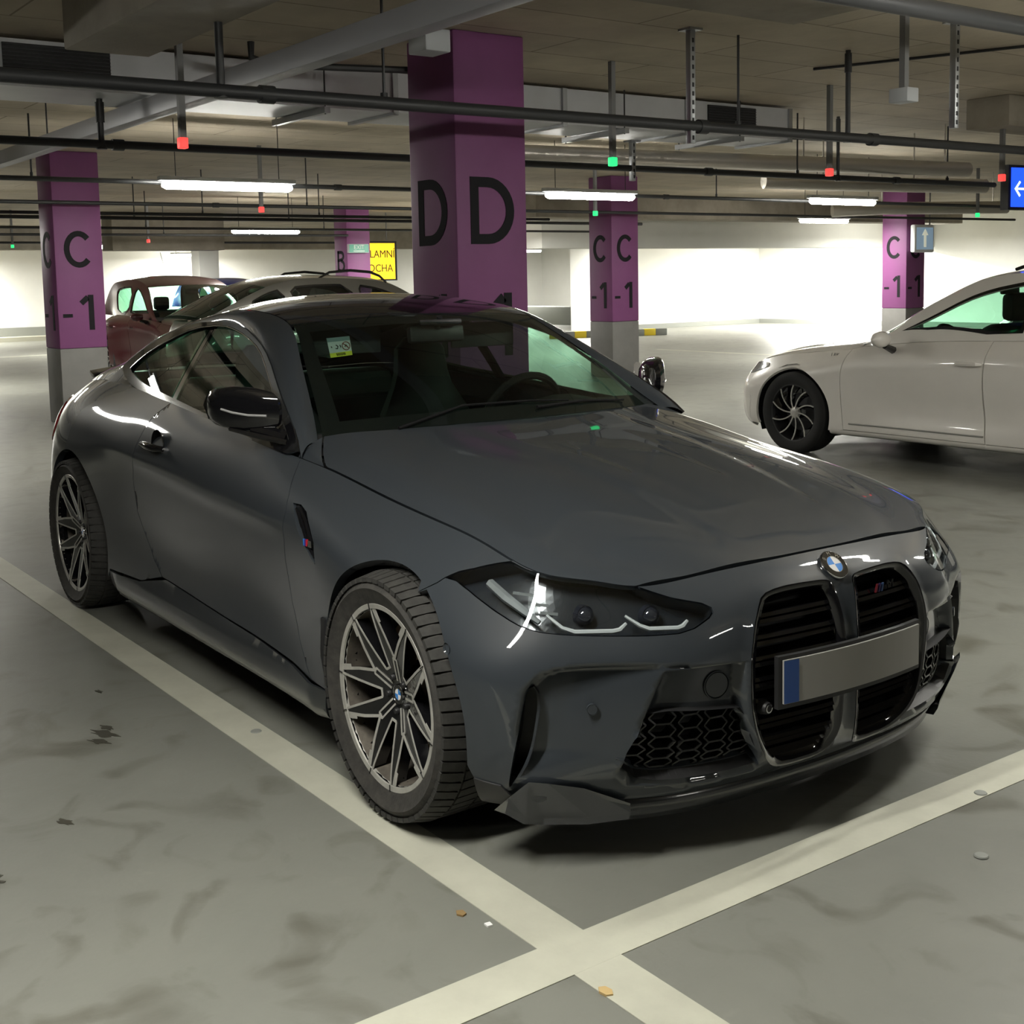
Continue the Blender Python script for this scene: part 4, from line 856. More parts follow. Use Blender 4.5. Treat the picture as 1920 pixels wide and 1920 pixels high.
def sk_relief(st,V): 
    k=np.clip((.285-V[:,2])/.05,0,1)*np.clip((V[:,0]+2.42)/.12,0,1)*np.clip((-.38-V[:,0])/.10,0,1); return -.018*k
panel('side_skirt',W,shrink(sk,.001),mat('skirt_paint',(.045,.050,.055),.35,metal=.4,coat=.8),car,step=.024,relief=sk_relief)
rb_out=np.concatenate([np.stack([np.linspace(.0,s_at(W,TM,0,-3.40,.6,2),30),np.full(30,TM)],1),[(s_at(W,TM,0,-3.40,.6,2),TM*.7),(sx,TM*.4),(sx,.03)],np.stack([np.linspace(sx,0,30),np.full(30,.0)],1)])
panel('rear_bumper',W,shrink(rb_out,.001),P_grey,car,step=.035,full=True)
tl=W.inv([(-3.22,.855,.80),(-3.26,.83,.855),(-3.36,.77,.90),(-3.52,.70,.915),(-3.70,.58,.885),(-3.80,.38,.86),(-3.81,.36,.79),(-3.72,.60,.76),(-3.5,.80,.71),(-3.36,.865,.70),(-3.27,.875,.745)],lambda P:P)
for s in (-1,1): panel('tail_lamp',W,chaikin(tl,1),mat('tail_red',(.28,.012,.015),.12,coat=1),car,step=.03,thick=.01,sides=(s,),offset=.006)
# door handle
for s in (-1,1):
    st=W.xz([(-1.805,.83)]); p=W(st[:,0],st[:,1])[0]; d=doors[0 if s<0 else 1]
    MB().lathe([(0,-.022),(.03,-.020),(.058,-.006),(.066,.002),(.068,-.002)],24,'y').build('handle_recess',P_black,d,smooth=True).matrix_local=Matrix.Translation((p[0]+.02,(p[1]-.0)*s,p[2]))@Matrix.Scale(s,4,(0,1,0))
    pts=[(-.115,-.004,.0),(-.09,.022,.002),(-.02,.030,.004),(.06,.028,.002),(.095,.006,.0)]
    MB().tube([(a+p[0],(p[1]+b)*s,p[2]+c) for a,b,c in pts],[.010,.014,.015,.014,.010],n=10).build('door_handle',P_black,d,smooth=True)
# ---- upper skin
def tu(row): return float(T.ks[row])
TMX=T.tmax
def trect(u0,u1,v0,v1,n=30):
    return np.concatenate([np.stack([np.linspace(u0,u1,n),np.full(n,v1)],1),np.stack([np.full(n,u1),np.linspace(v1,v0,n)],1)[1:],np.stack([np.linspace(u1,u0,n),np.full(n,v0)],1)[1:],np.stack([np.full(n,u0),np.linspace(v0,v1,n)],1)[1:-1]])
uC,uH,uR,uG,uD,uE=tu(1)+.0,tu(4),tu(8)+.05,tu(10),tu(11),tu(12)
panel('cowl',T,trect(.0,uC+.03,0,TMX),P_plastic,car,step=.04,full=True,lip=False,offset=-.012)
panel('windscreen',T,trect(uC,uH-.003,0,TMX-.012),P_wind,car,step=.035,full=True,thick=.004)
# black ceramic border just under the screen
V_=[];F_=[]
def fr(u,v): return T(np.array([u]),np.array([v]))[0]
outer=trect(uC,uH-.003,-(TMX-.012),TMX-.012,40); 
def tnorm(V,u,v): return T.normal(np.array([u]),np.array([v]))[0]*_nsign(T)
inner=[]
for u,v in outer:
    hv=TMX-.012; uu=uC+.085+(u-uC)/(uH-.003-uC)*((uH-.075)-(uC+.085)); inner.append((uu,v/hv*(hv-.050)))
V=[]
for (u,v),(a,b) in zip(outer,inner):
    p=fr(u,abs(v)); q=fr(a,abs(b)); n1=tnorm(None,u,abs(v)); n2=tnorm(None,a,abs(b)); s1=1 if v>=0 else -1
    V.append((p-n1*.005)*[1,s1,1]); V.append((q-n2*.005)*[1,s1,1])
n=len(outer); obj('windscreen_border',V,[(2*i,2*((i+1)%n),2*((i+1)%n)+1,2*i+1) for i in range(n)],mat('ceramic_black',(.008,.008,.009),.5),car)
panel('roof',T,trect(uH+.003,uR-.003,0,TMX-.006),P_roof,car,step=.035,full=True)
panel('rear_screen',T,trect(uR+.002,uG-.01,0,TMX-.02),P_side,car,step=.04,full=True,thick=.004)
panel('boot_lid',T,trect(uG-.006,uE,0,TMX),P_grey,car,step=.04,full=True)
V=[];F=[]
for i,y in enumerate(np.linspace(-.56,.56,25)):
    x=-3.80+.16*(abs(y)/.62)**2.5; z=1.008-.03*(y/.62)**2
    V+=[(x+.10,y,z-.004),(x+.0,y,z+.012),(x-.04,y,z+.026),(x-.045,y,z+.016),(x-.01,y,z-.006)]
for i in range(24):
    for k in range(5): F.append((i*5+k,i*5+(k+1)%5,(i+1)*5+(k+1)%5,(i+1)*5+k))
obj('boot_spoiler',V,F+[(4,3,2,1,0),tuple(120+k for k in range(5))],P_black,car,smooth=True)
# roof rail / pillar band from windscreen foot to tail
TRIM=[(-.696,.895),(-.769,.96),(-.883,1.021),(-1.017,1.084),(-1.215,1.176),(-1.381,1.231),(-1.612,1.281),(-1.827,1.295),(-2.111,1.28),(-2.318,1.234),(-2.529,1.172),(-2.662,1.117),(-2.749,1.078),(-2.567,1.034),(-2.36,1.006),(-1.955,.984),(-1.355,.94),(-1.044,.918)]
GLS=[(-.776,.93),(-.859,.981),(-1.031,1.067),(-1.265,1.18),(-1.408,1.225),(-1.614,1.264),(-1.804,1.282),(-2.081,1.264),(-2.267,1.216),(-2.452,1.16),(-2.573,1.101),(-2.600,1.075),(-2.307,1.031),(-1.935,1.005),(-1.376,.958),(-1.037,.936)]
TR=np.array(TRIM); up_=chaikin(TR[:13],2,closed=False)
A_=np.array([(x,float(Gy(x,z)),z) for x,z in up_]); 
wt=top_run(-2.80,-3.46,10); Aw=W(wt[:,0],wt[:,1]); A_=np.concatenate([A_,Aw])
bu=np.linspace(uC-.04,tu(11),600); B_=T(bu,np.full(600,TMX))
# match rail points by a common progress: pillar part then x
La=np.concatenate([[0],np.cumsum(np.linalg.norm(np.diff(A_,axis=0),axis=1))]); ia=int(np.argmin(np.abs(A_[:,0]+1.42))); ib=int(np.argmin(np.abs(B_[:,0]+1.40)))
Lb=np.concatenate([[0],np.cumsum(np.linalg.norm(np.diff(B_,axis=0),axis=1))])
m1,m2=24,44
def rs(P,L,i0,i1,m): 
    u=np.linspace(L[i0],L[i1],m); return np.stack([np.interp(u,L,P[:,k]) for k in range(3)],1)
RA_=np.concatenate([rs(A_,La,0,ia,m1),rs(A_,La,ia,len(A_)-1,m2)[1:]]); RB_=np.concatenate([rs(B_,Lb,0,ib,m1),rs(B_,Lb,ib,len(B_)-1,m2)[1:]])
for s in (-1,1):
    V=[];F=[];K=7
    for a,b in zip(RA_,RB_):
        for k in range(K):
            t=k/(K-1); p=a+(b-a)*t; d=b-a; L=np.linalg.norm(d); n=np.array([0,abs(d[2]),abs(d[1])]); n/=np.linalg.norm(n)+1e-9
            p=p+n*min(.022,L*.16)*4*t*(1-t); V.append(p*[1,s,1])
    m=len(RA_)
    for i in range(m-1):
        for k in range(K-1): F.append((i*K+k,i*K+k+1,(i+1)*K+k+1,(i+1)*K+k) if s>0 else (i*K+k,(i+1)*K+k,(i+1)*K+k+1,i*K+k+1))
    obj('roof_pillar',V,F,P_grey,car,smooth=True)
# fillet between the quarter window foot and the haunch
for s in (-1,1):
    V=[];F=[]
    for t in np.linspace(0,1,14):
        x,z=[np.interp(t,[0,.5,1],q) for q in ((-2.752,-2.567,-2.30),(1.079,1.034,1.002))]; a=np.array([x,float(Gy(x,z))+.002,z]); wx=np.interp(t,[0,.5,1],[-2.86,-2.64,-2.30]); b=np.array(W(np.array([s_at(W,TM,0,wx,.9)]),np.array([TM-.004]))[0])
        for k in (0,.5,1): V.append((a+(b-a)*k)*[1,s,1])
    for i in range(13):
        for k in range(2): F.append((i*3+k,i*3+k+1,(i+1)*3+k+1,(i+1)*3+k))
    obj('quarter_fillet',V,F,P_grey,car,smooth=True)
# side glazing
trc=chaikin(TR,1); glc=chaikin(np.array(GLS),1)
for s in (-1,1):
    panel('window_trim',G,trc,P_black,car,holes=[glc],step=.03,thick=.016,sides=(s,),offset=.007)
    gd=shrink(glc,-.004); cut=-1.90
    front=gd[gd[:,0]>cut+.03]; rear=gd[gd[:,0]<cut-.03]
    def clip(poly,x0,keep):
        out=[]; n=len(poly)
        for i in range(n):
            a=poly[i]; b=poly[(i+1)%n]; ia_=(a[0]>x0)==keep; ib_=(b[0]>x0)==keep
            if ia_: out.append(a)
            if ia_!=ib_: t=(x0-a[0])/(b[0]-a[0]); out.append(a+(b-a)*t)
        return np.array(out)
    panel('door_glass',G,clip(gd,-1.88,True),P_side,car,step=.06,thick=.003,sides=(s,),offset=-.004)
    panel('quarter_glass',G,clip(gd,-1.93,False),P_side,car,step=.06,thick=.003,sides=(s,),offset=-.004)
    bp=[(-1.875,.99),(-1.935,.99),(-1.955,1.13),(-1.965,1.29),(-1.895,1.295),(-1.885,1.13)]; panel('door_pillar',G,np.array(bp),P_black,car,step=.05,thick=.01,sides=(s,),offset=-.006)
    panel('mirror_sail',G,np.array([(-.776,.928),(-.859,.981),(-.972,1.038),(-1.0,.936)]),P_black,car,step=.05,thick=.01,sides=(s,),offset=.0015)
    # bright line round the glass
    pts=[(x,(float(Gy(x,z))+.006)*s,z) for x,z in glc[:22]]; MB().tube(pts,.0024,n=6).build('window_seal',mat('seal_gloss',(.03,.03,.03),.12,coat=1),car,smooth=True)
# ---- mirrors
for s in (-1,1):
    e_=[]
    # sections from inner to outer end
    secs=[((-.89,.812),.035,.050,1.026),((-.905,.835),.062,.066,1.030),((-.930,.872),.068,.073,1.034),((-.970,.915),.064,.074,1.037),((-1.000,.945),.048,.064,1.040),((-1.018,.962),.026,.044,1.042),((-1.024,.968),.006,.012,1.042)]
    V=[];F=[];n=16
    for (x,y),rx,rz,z in secs:
        for k in range(n):
            t=2*PI*k/n; c,sn=math.cos(t),math.sin(t); e2=lambda v:math.copysign(abs(v)**.72,v)
            V.append((x-.005+rx*e2(c)*(1 if c>0 else 1.9),y*s+ (.30*rx*e2(c))*s*-1,z+rz*e2(sn)*(1.0 if sn>0 else .95)))
    for i in range(len(secs)-1):
        for k in range(n): F.append((i*n+k,i*n+(k+1)%n,(i+1)*n+(k+1)%n,(i+1)*n+k))
    F+=[tuple(range(n-1,-1,-1)),tuple((len(secs)-1)*n+k for k in range(n))]
    mb=MB().add(V,F); mi=mb.build('door_mirror',P_black,car,smooth=True)
    gm=[(-.972,.862,1.078),(-.990,.890,1.086),(-1.018,.935,1.080),(-1.026,.948,1.042),(-1.018,.935,.995),(-.990,.890,.990),(-.972,.862,.998)]
    obj('mirror_glass',[(x-.105,(y+.012)*s,z) for x,y,z in gm],[tuple(range(7))],mat('mirror_silver',(.8,.8,.82),.03,metal=1),mi)
    MB().tube([(-.83,.80*s,.940),(-.88,.835*s,.958),(-.93,.875*s,.970)],[.026,.022,.018],n=8).build('mirror_arm',P_black,mi,smooth=True)
    MB().tube([(-.80,.815*s,.935),(-.89,.872*s,.952),(-.985,.932*s,.972)],[.010,.010,.006],n=6).build('mirror_wing',P_black,mi,smooth=True)
    MB().tube([(-.867,.853*s,1.018),(-.910,.897*s,1.020),(-.956,.932*s,1.028),(-.994,.954*s,1.038)],.0040,n=6).build('indicator_strip',mat('indicator_lens',(.35,.35,.35),.15,coat=1),mi,smooth=True)
# ---- wipers
def onT(x,y,o): st=T.inv([(x,abs(y))],lambda P:P[:,[0,1]]); return (T(st[:,0],st[:,1])[0]+T.normal(st[:,0],st[:,1])[0]*_nsign(T)*o)*np.array([1,1 if y>=0 else -1,1])
for pts in ([(-.635,-.50),(-.64,-.25),(-.605,.0),(-.60,.16)],[(-.565,.0),(-.60,.22),(-.66,.46)]):
    MB().tube([onT(x,y,.007) for x,y in pts],[.006,.0045,.004,.003][:len(pts)],n=6).build('wiper',P_int,car,smooth=True)
# ---- windscreen sticker
st=T.inv([(-1.20,.463),(-1.176,.383),(-1.062,.433),(-1.085,.507)],lambda P:P[:,[0,1]]); C4=(T(st[:,0],st[:,1])-T.normal(st[:,0],st[:,1])*_nsign(T)*.004)*[1,-1,1]
stk=empty('sunvisor_label'); stk.parent=car
def q4(a,b): return C4[0]*(1-a)*(1-b)+C4[1]*a*(1-b)+C4[2]*a*b+C4[3]*(1-a)*b
def qrect(name,a0,a1,b0,b1,m,lift=0): obj(name,[q4(a,b)+np.array([.6,0,.8])*lift for a,b in ((a0,b0),(a1,b0),(a1,b1),(a0,b1))],[(0,1,2,3)],m,stk)
qrect('label_top',.0,1,0,.22,mat('label_teal',(.18,.26,.27),.6)); qrect('label_body',0,1,.22,.78,mat('label_white',(.50,.56,.56),.6)); qrect('label_strip',0,1,.78,1,mat('label_yellow',(.62,.66,.06),.6))
mb=MB()
def sp(a,b,t): p=q4(a,b)+np.array([.6,0,.8])*(t*.3); return tuple(p)
stroke(mb,[[(.78+.17*math.cos(t),.50+.21*math.sin(t)) for t in np.linspace(0,2*PI,20)],[(.66,.36),(.90,.64)]],.035,sp); mb.build('label_ring',mat('label_red',(.16,.04,.03),.6),stk)
mb=MB(); stroke(mb,[[(.72,.55),(.78,.45),(.84,.55)],[(.34,.40),(.42,.48),(.38,.60),(.30,.58)],[(.12,.45),(.15,.52)],[(.52,.42),(.54,.55)]],.035,sp)
for a in np.linspace(.30,.66,7): stroke(mb,[[(a,.83),(a+.02,.95)]],.03,sp)
mb.build('label_symbols',P_int,stk)
# ---- wheels
def wheel(cx,cy,side,R,rr,name='wheel'):
    """alloy wheel and tyre; local y points outwards"""
    e=empty(name,(cx,cy,R)); e.parent=car; e.scale=(1,side,1)
    hw=.1375; y1=hw
    prof=[(rr-.005,y1-.012),(rr+.012,y1-.004),(rr+.03,y1+.002),((rr+R)/2,y1+.008),(R-.030,y1+.001),(R-.014,y1-.012),(R-.007,y1-.035),(R-.004,0),(R-.007,-y1+.035),(R-.03,-y1),(rr,-y1+.01),(rr-.006,-y1+.03),(rr-.006,y1-.03)]
    ty=MB().lathe(prof,96,'y',close=True).build('tyre',P_rubber,e,smooth=True)
    # tread: shoulder lugs and centre ribs with sipes
    mb=MB(); N=64
    for i in range(N):
        t0=2*PI*i/N
        for (ya,yb,ra,rb,w,sk_) in ((y1+.004,y1-.058,R-.012,R+.001,.80,.35),(y1-.066,.006,R+.000,R+.001,.84,-.25),(-.002,-y1+.066,R+.001,R,.84,.25),(-y1+.058,-y1-.002,R+.001,R-.012,.80,-.35)):
            V=[]
            for yy,rad in ((ya,ra),(yb,rb)):
                for h in (-.012,.0):
                    for k in (0,1):
                        t=t0+(2*PI/N)*(w*(k-.5))+sk_*(yy-(ya+yb)/2); V.append(((rad+h)*math.cos(t),yy,(rad+h)*math.sin(t)))
            # index: [a h0 k0,k1, h1 k0,k1, b ...]
            mb.add(V,[(2,3,7,6),(0,4,5,1),(0,2,6,4),(1,5,7,3),(0,1,3,2),(4,6,7,5)])
            if w<.82:
                for j in (-.22,0.02,.25):
                    pass
    tr_=mb.build('tread_blocks',mat('tread_rubber',(.034,.033,.030),.8,noise=.4,nscale=40),ty); tr_['kind']='stuff'
    # rim barrel and lip
    MB().lathe([(rr-.004,y1-.010),(rr,-y1+.03),(rr-.02,-y1+.03),(rr-.028,0),(rr-.022,y1-.05),(rr-.020,y1-.022)],72,'y').build('rim_barrel',P_dirt,e,smooth=True)
    lip=MB().lathe([(rr-.020,y1-.024),(rr-.017,y1-.012),(rr-.004,y1-.010),(rr+.002,y1-.016)],96,'y').build('rim_lip',P_satin,e,smooth=True)
    k=rr/.255
    dep=lambda r:(y1-.016)-.052*(1-min(r/(.238*k),1))**1.25
    rot=lambda x,z,a:(x*math.cos(a)-z*math.sin(a),x*math.sin(a)+z*math.cos(a))
    A=math.radians
    def pol(r,deg): return (r*k*math.cos(A(deg)),r*k*math.sin(A(deg)))
    wide=[pol(.106,0),pol(.165,12.5),pol(.2365,20.5)]+[pol(.2365,d) for d in (14,7,0,-7,-14)]+[pol(.2365,-20.5),pol(.165,-12.5)]
    def off(deg,r,w): c=A(deg); return (r*k*math.cos(c)-w*k*math.sin(c),r*k*math.sin(c)+w*k*math.cos(c))
    narrow=[off(36,.074,-.011),off(36,.150,-.030),off(36,.2325,-.050)]+[pol(.2365,d) for d in (29,36,43)]+[off(36,.2325,.050),off(36,.150,.030),off(36,.074,.011)]
    slot=[off(0,.040,-.0055),off(0,.096,-.0075),off(0,.096,.0075),off(0,.040,.0055)]
    holes=[]
    for i in range(5):
        a=A(72*i+82)
        for hshape in (wide,narrow): holes.append(np.array([rot(x,z,a) for x,z in hshape]))
    outer=np.array([(.240*k*math.cos(t),.240*k*math.sin(t)) for t in np.linspace(0,2*PI,80,endpoint=False)])
    v2,F=cdt(outer,holes,.020); r_=np.linalg.norm(v2,axis=1); yv=np.array([dep(r/1.0) for r in r_])
    V=np.stack([v2[:,0],yv,v2[:,1]],1); E={}
    for f in F.tolist():
        for i in range(3): E[(f[i],f[(i+1)%3])]=1
    bd=[x for x in E if (x[1],x[0]) not in E]; n=len(V)
    V2=V.copy(); V2[:,1]-=.038; V2[:,[0,2]]*=.985
    FF=[tuple(f) for f in F.tolist()]+[(b,a,n+a,n+b) for a,b in bd]
    sp_=MB().add(np.concatenate([V,V2]).tolist(),FF).build('rim_spokes',P_black,e)
    # machined edges
    f3=lambda x,z,t:(x,dep(math.hypot(x,z))+.0015+t*.25,z)
    for i in range(5):
        a=A(72*i+82); mb=MB()
        for path,w in (([pol(.2365,20.5),pol(.165,12.5),pol(.106,0)],.0085),([pol(.2365,-20.5),pol(.165,-12.5),pol(.106,0)],.0085),
                       ([off(0,.104,.0095),off(0,.036,.0085)],.0055),([off(0,.104,-.0095),off(0,.036,-.0085)],.0055),([off(0,.1035,-.010),off(0,.1035,.010)],.006),
                       (narrow[2::-1]+[narrow[-1]],.0065),([narrow[-1],narrow[-2],narrow[-3]],.0065),
                       ([pol(.2365,19.2),pol(.20,15.9)],.016),([pol(.2365,-19.2),pol(.20,-15.9)],.016)):
            D=dens(np.array(path),.02,closed=False); stroke(mb,[[rot(x,z,a) for x,z in D]],w*k,f3)
        mb.build('spoke_edge',P_satin,sp_)
    for i in range(10):
        t=A(72*(i//2)+82+(23.2 if i%2 else -23.2)); c=Vector((math.cos(t),0,math.sin(t)))
        MB().tube([c*(rr-.020)+Vector((0,y1-.0095,0)),c*(rr-.002)+Vector((0,y1-.0085,0))],.0016,n=4).build('rim_notch',P_black,lip)
    h=MB().lathe([(0,.0),(.030,.0),(.034,-.004),(.060,-.010),(.066,-.03)],40,'y',c=(0,dep(0)+.008,0)).build('hub',P_black,e,smooth=True)
    b=roundel('centre_cap',(0,dep(0)+.010,0),(0,1,0),(0,0,1),.027,e)
    for i in range(5):
        t=A(72*i+46); MB().lathe([(0,.004),(.007,.004),(.009,0),(.009,-.01)],12,'y',c=(.048*math.cos(t),dep(.05)+.004,.048*math.sin(t))).build('wheel_bolt',P_plastic,h,smooth=True)
    # brake
    MB().lathe([(.08,-.012),(.19,-.012),(.19,.012),(.08,.012)],60,'y',c=(0,.0,0),close=True).build('brake_disc',P_rotor,e,smooth=True)
    cal=[(.15*math.cos(A(t)),.15*math.sin(A(t))) for t in range(-38,39,8)]+[(.212*math.cos(A(t)),.212*math.sin(A(t))) for t in range(38,-39,-8)]
    o=MB().prism(cal,-.05,.035,lambda a,b,hh:(a,hh,b)).build('brake_caliper',mat('caliper',(.045,.04,.038),.5),e); o.rotation_euler=(0,math.radians(-25),0)
    return e
wheel(0,-.8085,-1,.336,.255); wheel(0,.8085,1,.336,.255); wheel(-2.857,-.804,-1,.338,.268); wheel(-2.857,.804,1,.338,.268)
# ---- wheel wells, underbody, cabin
for d,(xa,r) in (('f',(0,.400)),('r',(-2.81,.415))):
    for s in (-1,1):
        V=[];F=[];n=24; zc=.32
        for i in range(n+1):
            a=math.radians(-20+220*i/n)
            for y in (.50,.845): V.append((xa+r*math.cos(a),y*s,zc+r*math.sin(a)))
        for i in range(n): F.append((2*i,2*i+1,2*i+3,2*i+2))
        k=len(V); V.append((xa,.50*s,zc)); F+=[(k,2*i,2*i+2) for i in range(n)]
        obj('wheel_liner',V,F,P_plastic,car)
    # dark strip at the rear edge of the front arch
for s in (-1,1): MB().tube([(-.372,.915*s,.47),(-.385,.915*s,.36),(-.375,.905*s,.27)],.014,n=8).build('arch_spat',P_plastic,car,smooth=True)
up=[(.60,-.50),(.60,.50),(.44,.72),(.40,.56),(-.44,.56),(-.46,.80),(-2.38,.82),(-2.40,.56),(-3.24,.56),(-3.26,.72),(-3.6,.60),(-3.7,0),(-3.6,-.60),(-3.26,-.72),(-3.24,-.56),(-2.40,-.56),(-2.38,-.82),(-.46,-.80),(-.44,-.56),(.40,-.56),(.44,-.72)]
MB().prism(up[::-1],.135,.16).build('underbody',P_int,car)
MB().box(-.55,.40,-.68,.68,.20,.62).build('engine_bay',P_int,car); MB().box(-3.3,-2.35,-.70,.70,.20,.90).build('boot_tub',P_int,car)
cab=MB().box(-2.6,-.55,-.80,.80,.17,.24).build('cabin_floor',P_int,car)
for s in (-1,1): MB().box(-2.4,-.60,.755*s-.02,.755*s+.02,.22,.885).build('door_card',P_int,car)
V=[];F=[]
for i,y in enumerate(np.linspace(-.73,.73,19)):
    hump=.05*math.exp(-((y-.36)/.20)**2)
    for x,z in ((-.56,.905),(-.72,.945+hump*.3),(-.90,.955+hump),(-1.02,.925+hump),(-1.06,.80),(-.95,.60)): V.append((x-.10*(1-(y/.73)**2)*0,y,z-.02*(y/.73)**4))
for i in range(18):
    for k in range(5): F.append((i*6+k,i*6+k+1,(i+1)*6+k+1,(i+1)*6+k))
obj('dashboard',V,F,P_int,car,smooth=True)
sw_=MB(); sw_.tube([(0,.175*math.cos(t),.175*math.sin(t)) for t in np.linspace(0,2*PI,33)],.016,n=8,caps=False); sw_.tube([(0,-.16,0),(.02,0,-.02),(0,.16,0)],.02,n=6); sw_.tube([(0.02,0,0),(0,0,-.16)],.02,n=6); sw_.lathe([(0,-.02),(.06,-.01),(.07,.03)],20,'x')
o=sw_.build('steering_wheel',P_seat,car,smooth=True); o.matrix_local=Matrix.Translation((-1.16,.36,.90))@Matrix.Rotation(math.radians(22),4,'Y')
def seat(x,y):
    e=empty('seat',(x,y,.24)); e.parent=car
    MB().box(-.26,.26,-.25,.25,.05,.22,bev=.05).build('seat_cushion',P_seat,e,smooth=True)
    secs=[(-.20,.16,.24,.07),(-.30,.42,.25,.08),(-.36,.62,.22,.07),(-.385,.74,.15,.05),(-.39,.80,.13,.055),(-.40,.90,.12,.05),(-.405,.95,.07,.03)]
    V=[];F=[];n=14
    for X,Z,w,t in secs:
        for k in range(n):
            a=2*PI*k/n; V.append((X+t*math.copysign(abs(math.cos(a))**.7,math.cos(a)),w*math.copysign(abs(math.sin(a))**.6,math.sin(a)),Z))
    for i in range(len(secs)-1):
        for k in range(n): F.append((i*n+k,i*n+(k+1)%n,(i+1)*n+(k+1)%n,(i+1)*n+k))
    F+=[tuple(range(n-1,-1,-1)),tuple((len(secs)-1)*n+k for k in range(n))]
    MB().add(V,F).build('seat_back',P_seat,e,smooth=True)
for y in (-.37,.37): seat(-1.55,y)
MB().box(-2.55,-2.15,-.60,.60,.30,.50,bev=.06).build('rear_bench',P_seat,car,smooth=True); MB().box(-2.72,-2.52,-.58,.58,.40,1.02,bev=.06).build('rear_backrest',P_seat,car,smooth=True)
o=MB().box(-.02,.02,-.115,.115,-.032,.032,bev=.012).build('rear_view_mirror',P_plastic,car,smooth=True); o.location=(-1.24,.02,1.235); o.rotation_euler=(0,math.radians(-8),math.radians(-6))
MB().tube([(.02,0,.02),(.05,0,.06)],.012,n=8).build('mirror_stem',P_plastic,o)
MB().box(-.10,.06,-.09,.09,.028,.052,bev=.01).build('sensor_pod',P_plastic,o,smooth=True)
for s in (-1,1): MB().box(-1.36,-1.345,.16 if s>0 else -.46,.46 if s>0 else -.16,1.17,1.27,bev=.005).build('sun_visor',mat('visor_grey',(.02,.024,.023),.7),car,smooth=True)
# headlining under the roof
panel('headlining',T,trect(uH+.01,uR,0,TMX-.02),P_int,car,step=.08,full=True,lip=False,offset=-.03)
# ================================================================ the other parked cars (simpler lofts)
class Ruled:
    """side of a cabin between belt curve A and roof edge curve B"""
    def __init__(s,A,B,bulge=.02):
        s.A=A;s.B=B;s.n=len(A);s.smax=float(np.linalg.norm(np.diff(A,axis=0),axis=1).sum()); s.tmax=.45; s.bulge=bulge; s._ns=1.0
        s.u=np.linspace(0,s.smax,s.n)
    def __call__(s,a,b):
        f=lambda P:np.stack([np.interp(a,s.u,P[:,k]) for k in range(3)],1); t=(np.asarray(b)/s.tmax)[:,None]; P=f(s.A)*(1-t)+f(s.B)*t
        P=P+np.array([0,1,.3])*(s.bulge*4*t*(1-t)); return P
    def normal(s,a,b,e=2e-3):
        du=s(a+e,b)-s(a-e,b); dv=s(a,b+e)-s(a,b-e); n=np.cross(du,dv); n/=np.linalg.norm(n,axis=1)[:,None]+1e-9
        return n*np.sign(n[:,1:2]+1e-9)
def simple_wheel(parent,cx,cy,side,R,rr,spokes=10,metal=None,twist=.35):
    e=empty('wheel',(cx,cy,R)); e.parent=parent; e.scale=(1,side,1); y1=.11; metal=metal or P_satin
    MB().lathe([(rr-.004,y1-.01),(rr+.02,y1),((rr+R)/2,y1+.006),(R-.02,y1-.002),(R-.004,y1-.02),(R,0),(R-.004,-y1+.02),(R-.02,-y1),(rr,-y1)],64,'y').build('tyre',mat('far_tyre',(.010,.010,.010),.8),e,smooth=True)
    MB().lathe([(rr,y1-.012),(rr-.014,y1-.014),(rr-.022,y1-.03),(rr-.022,-y1)],64,'y').build('rim_barrel',P_plastic,e,smooth=True)
    MB().lathe([(0,-.03),(rr-.02,-.03)],40,'y').build('rim_back',P_black,e); MB().lathe([(.05,.0),(.15,.0),(.15,-.02)],40,'y').build('brake_disc',P_plastic,e,smooth=True)
    mb=MB(); mk=MB()
    for i in range(spokes):
        a=2*PI*i/spokes; pts=[];pb=[]
        for j in range(7):
            r=.035+(rr-.05)*j/6; t=a+twist*(j/6)**1.5; pts.append((r*math.cos(t),r*math.sin(t))); t2=t+.10+.10*j/6; pb.append((r*math.cos(t2),r*math.sin(t2)))
        stroke(mb,[pts],.010,lambda p,q,h:(p,y1-.032+.02*math.hypot(p,q)/rr+h,q),.004)
        V=[];F=[]
        for (p,q),(c,d) in zip(pts,pb): V+=[(p,y1-.034+.02*math.hypot(p,q)/rr,q),(c,y1-.05,d)]
        mk.add(V,[(2*j,2*j+1,2*j+3,2*j+2) for j in range(6)])
    sp=mk.build('rim_spokes',P_black,e); mb.build('spoke_edge',metal,sp)
    MB().lathe([(0,.004),(.03,.004),(.045,-.004),(.05,-.02)],28,'y',c=(0,y1-.028,0)).build('hub_cap',metal,e,smooth=True)
    return e
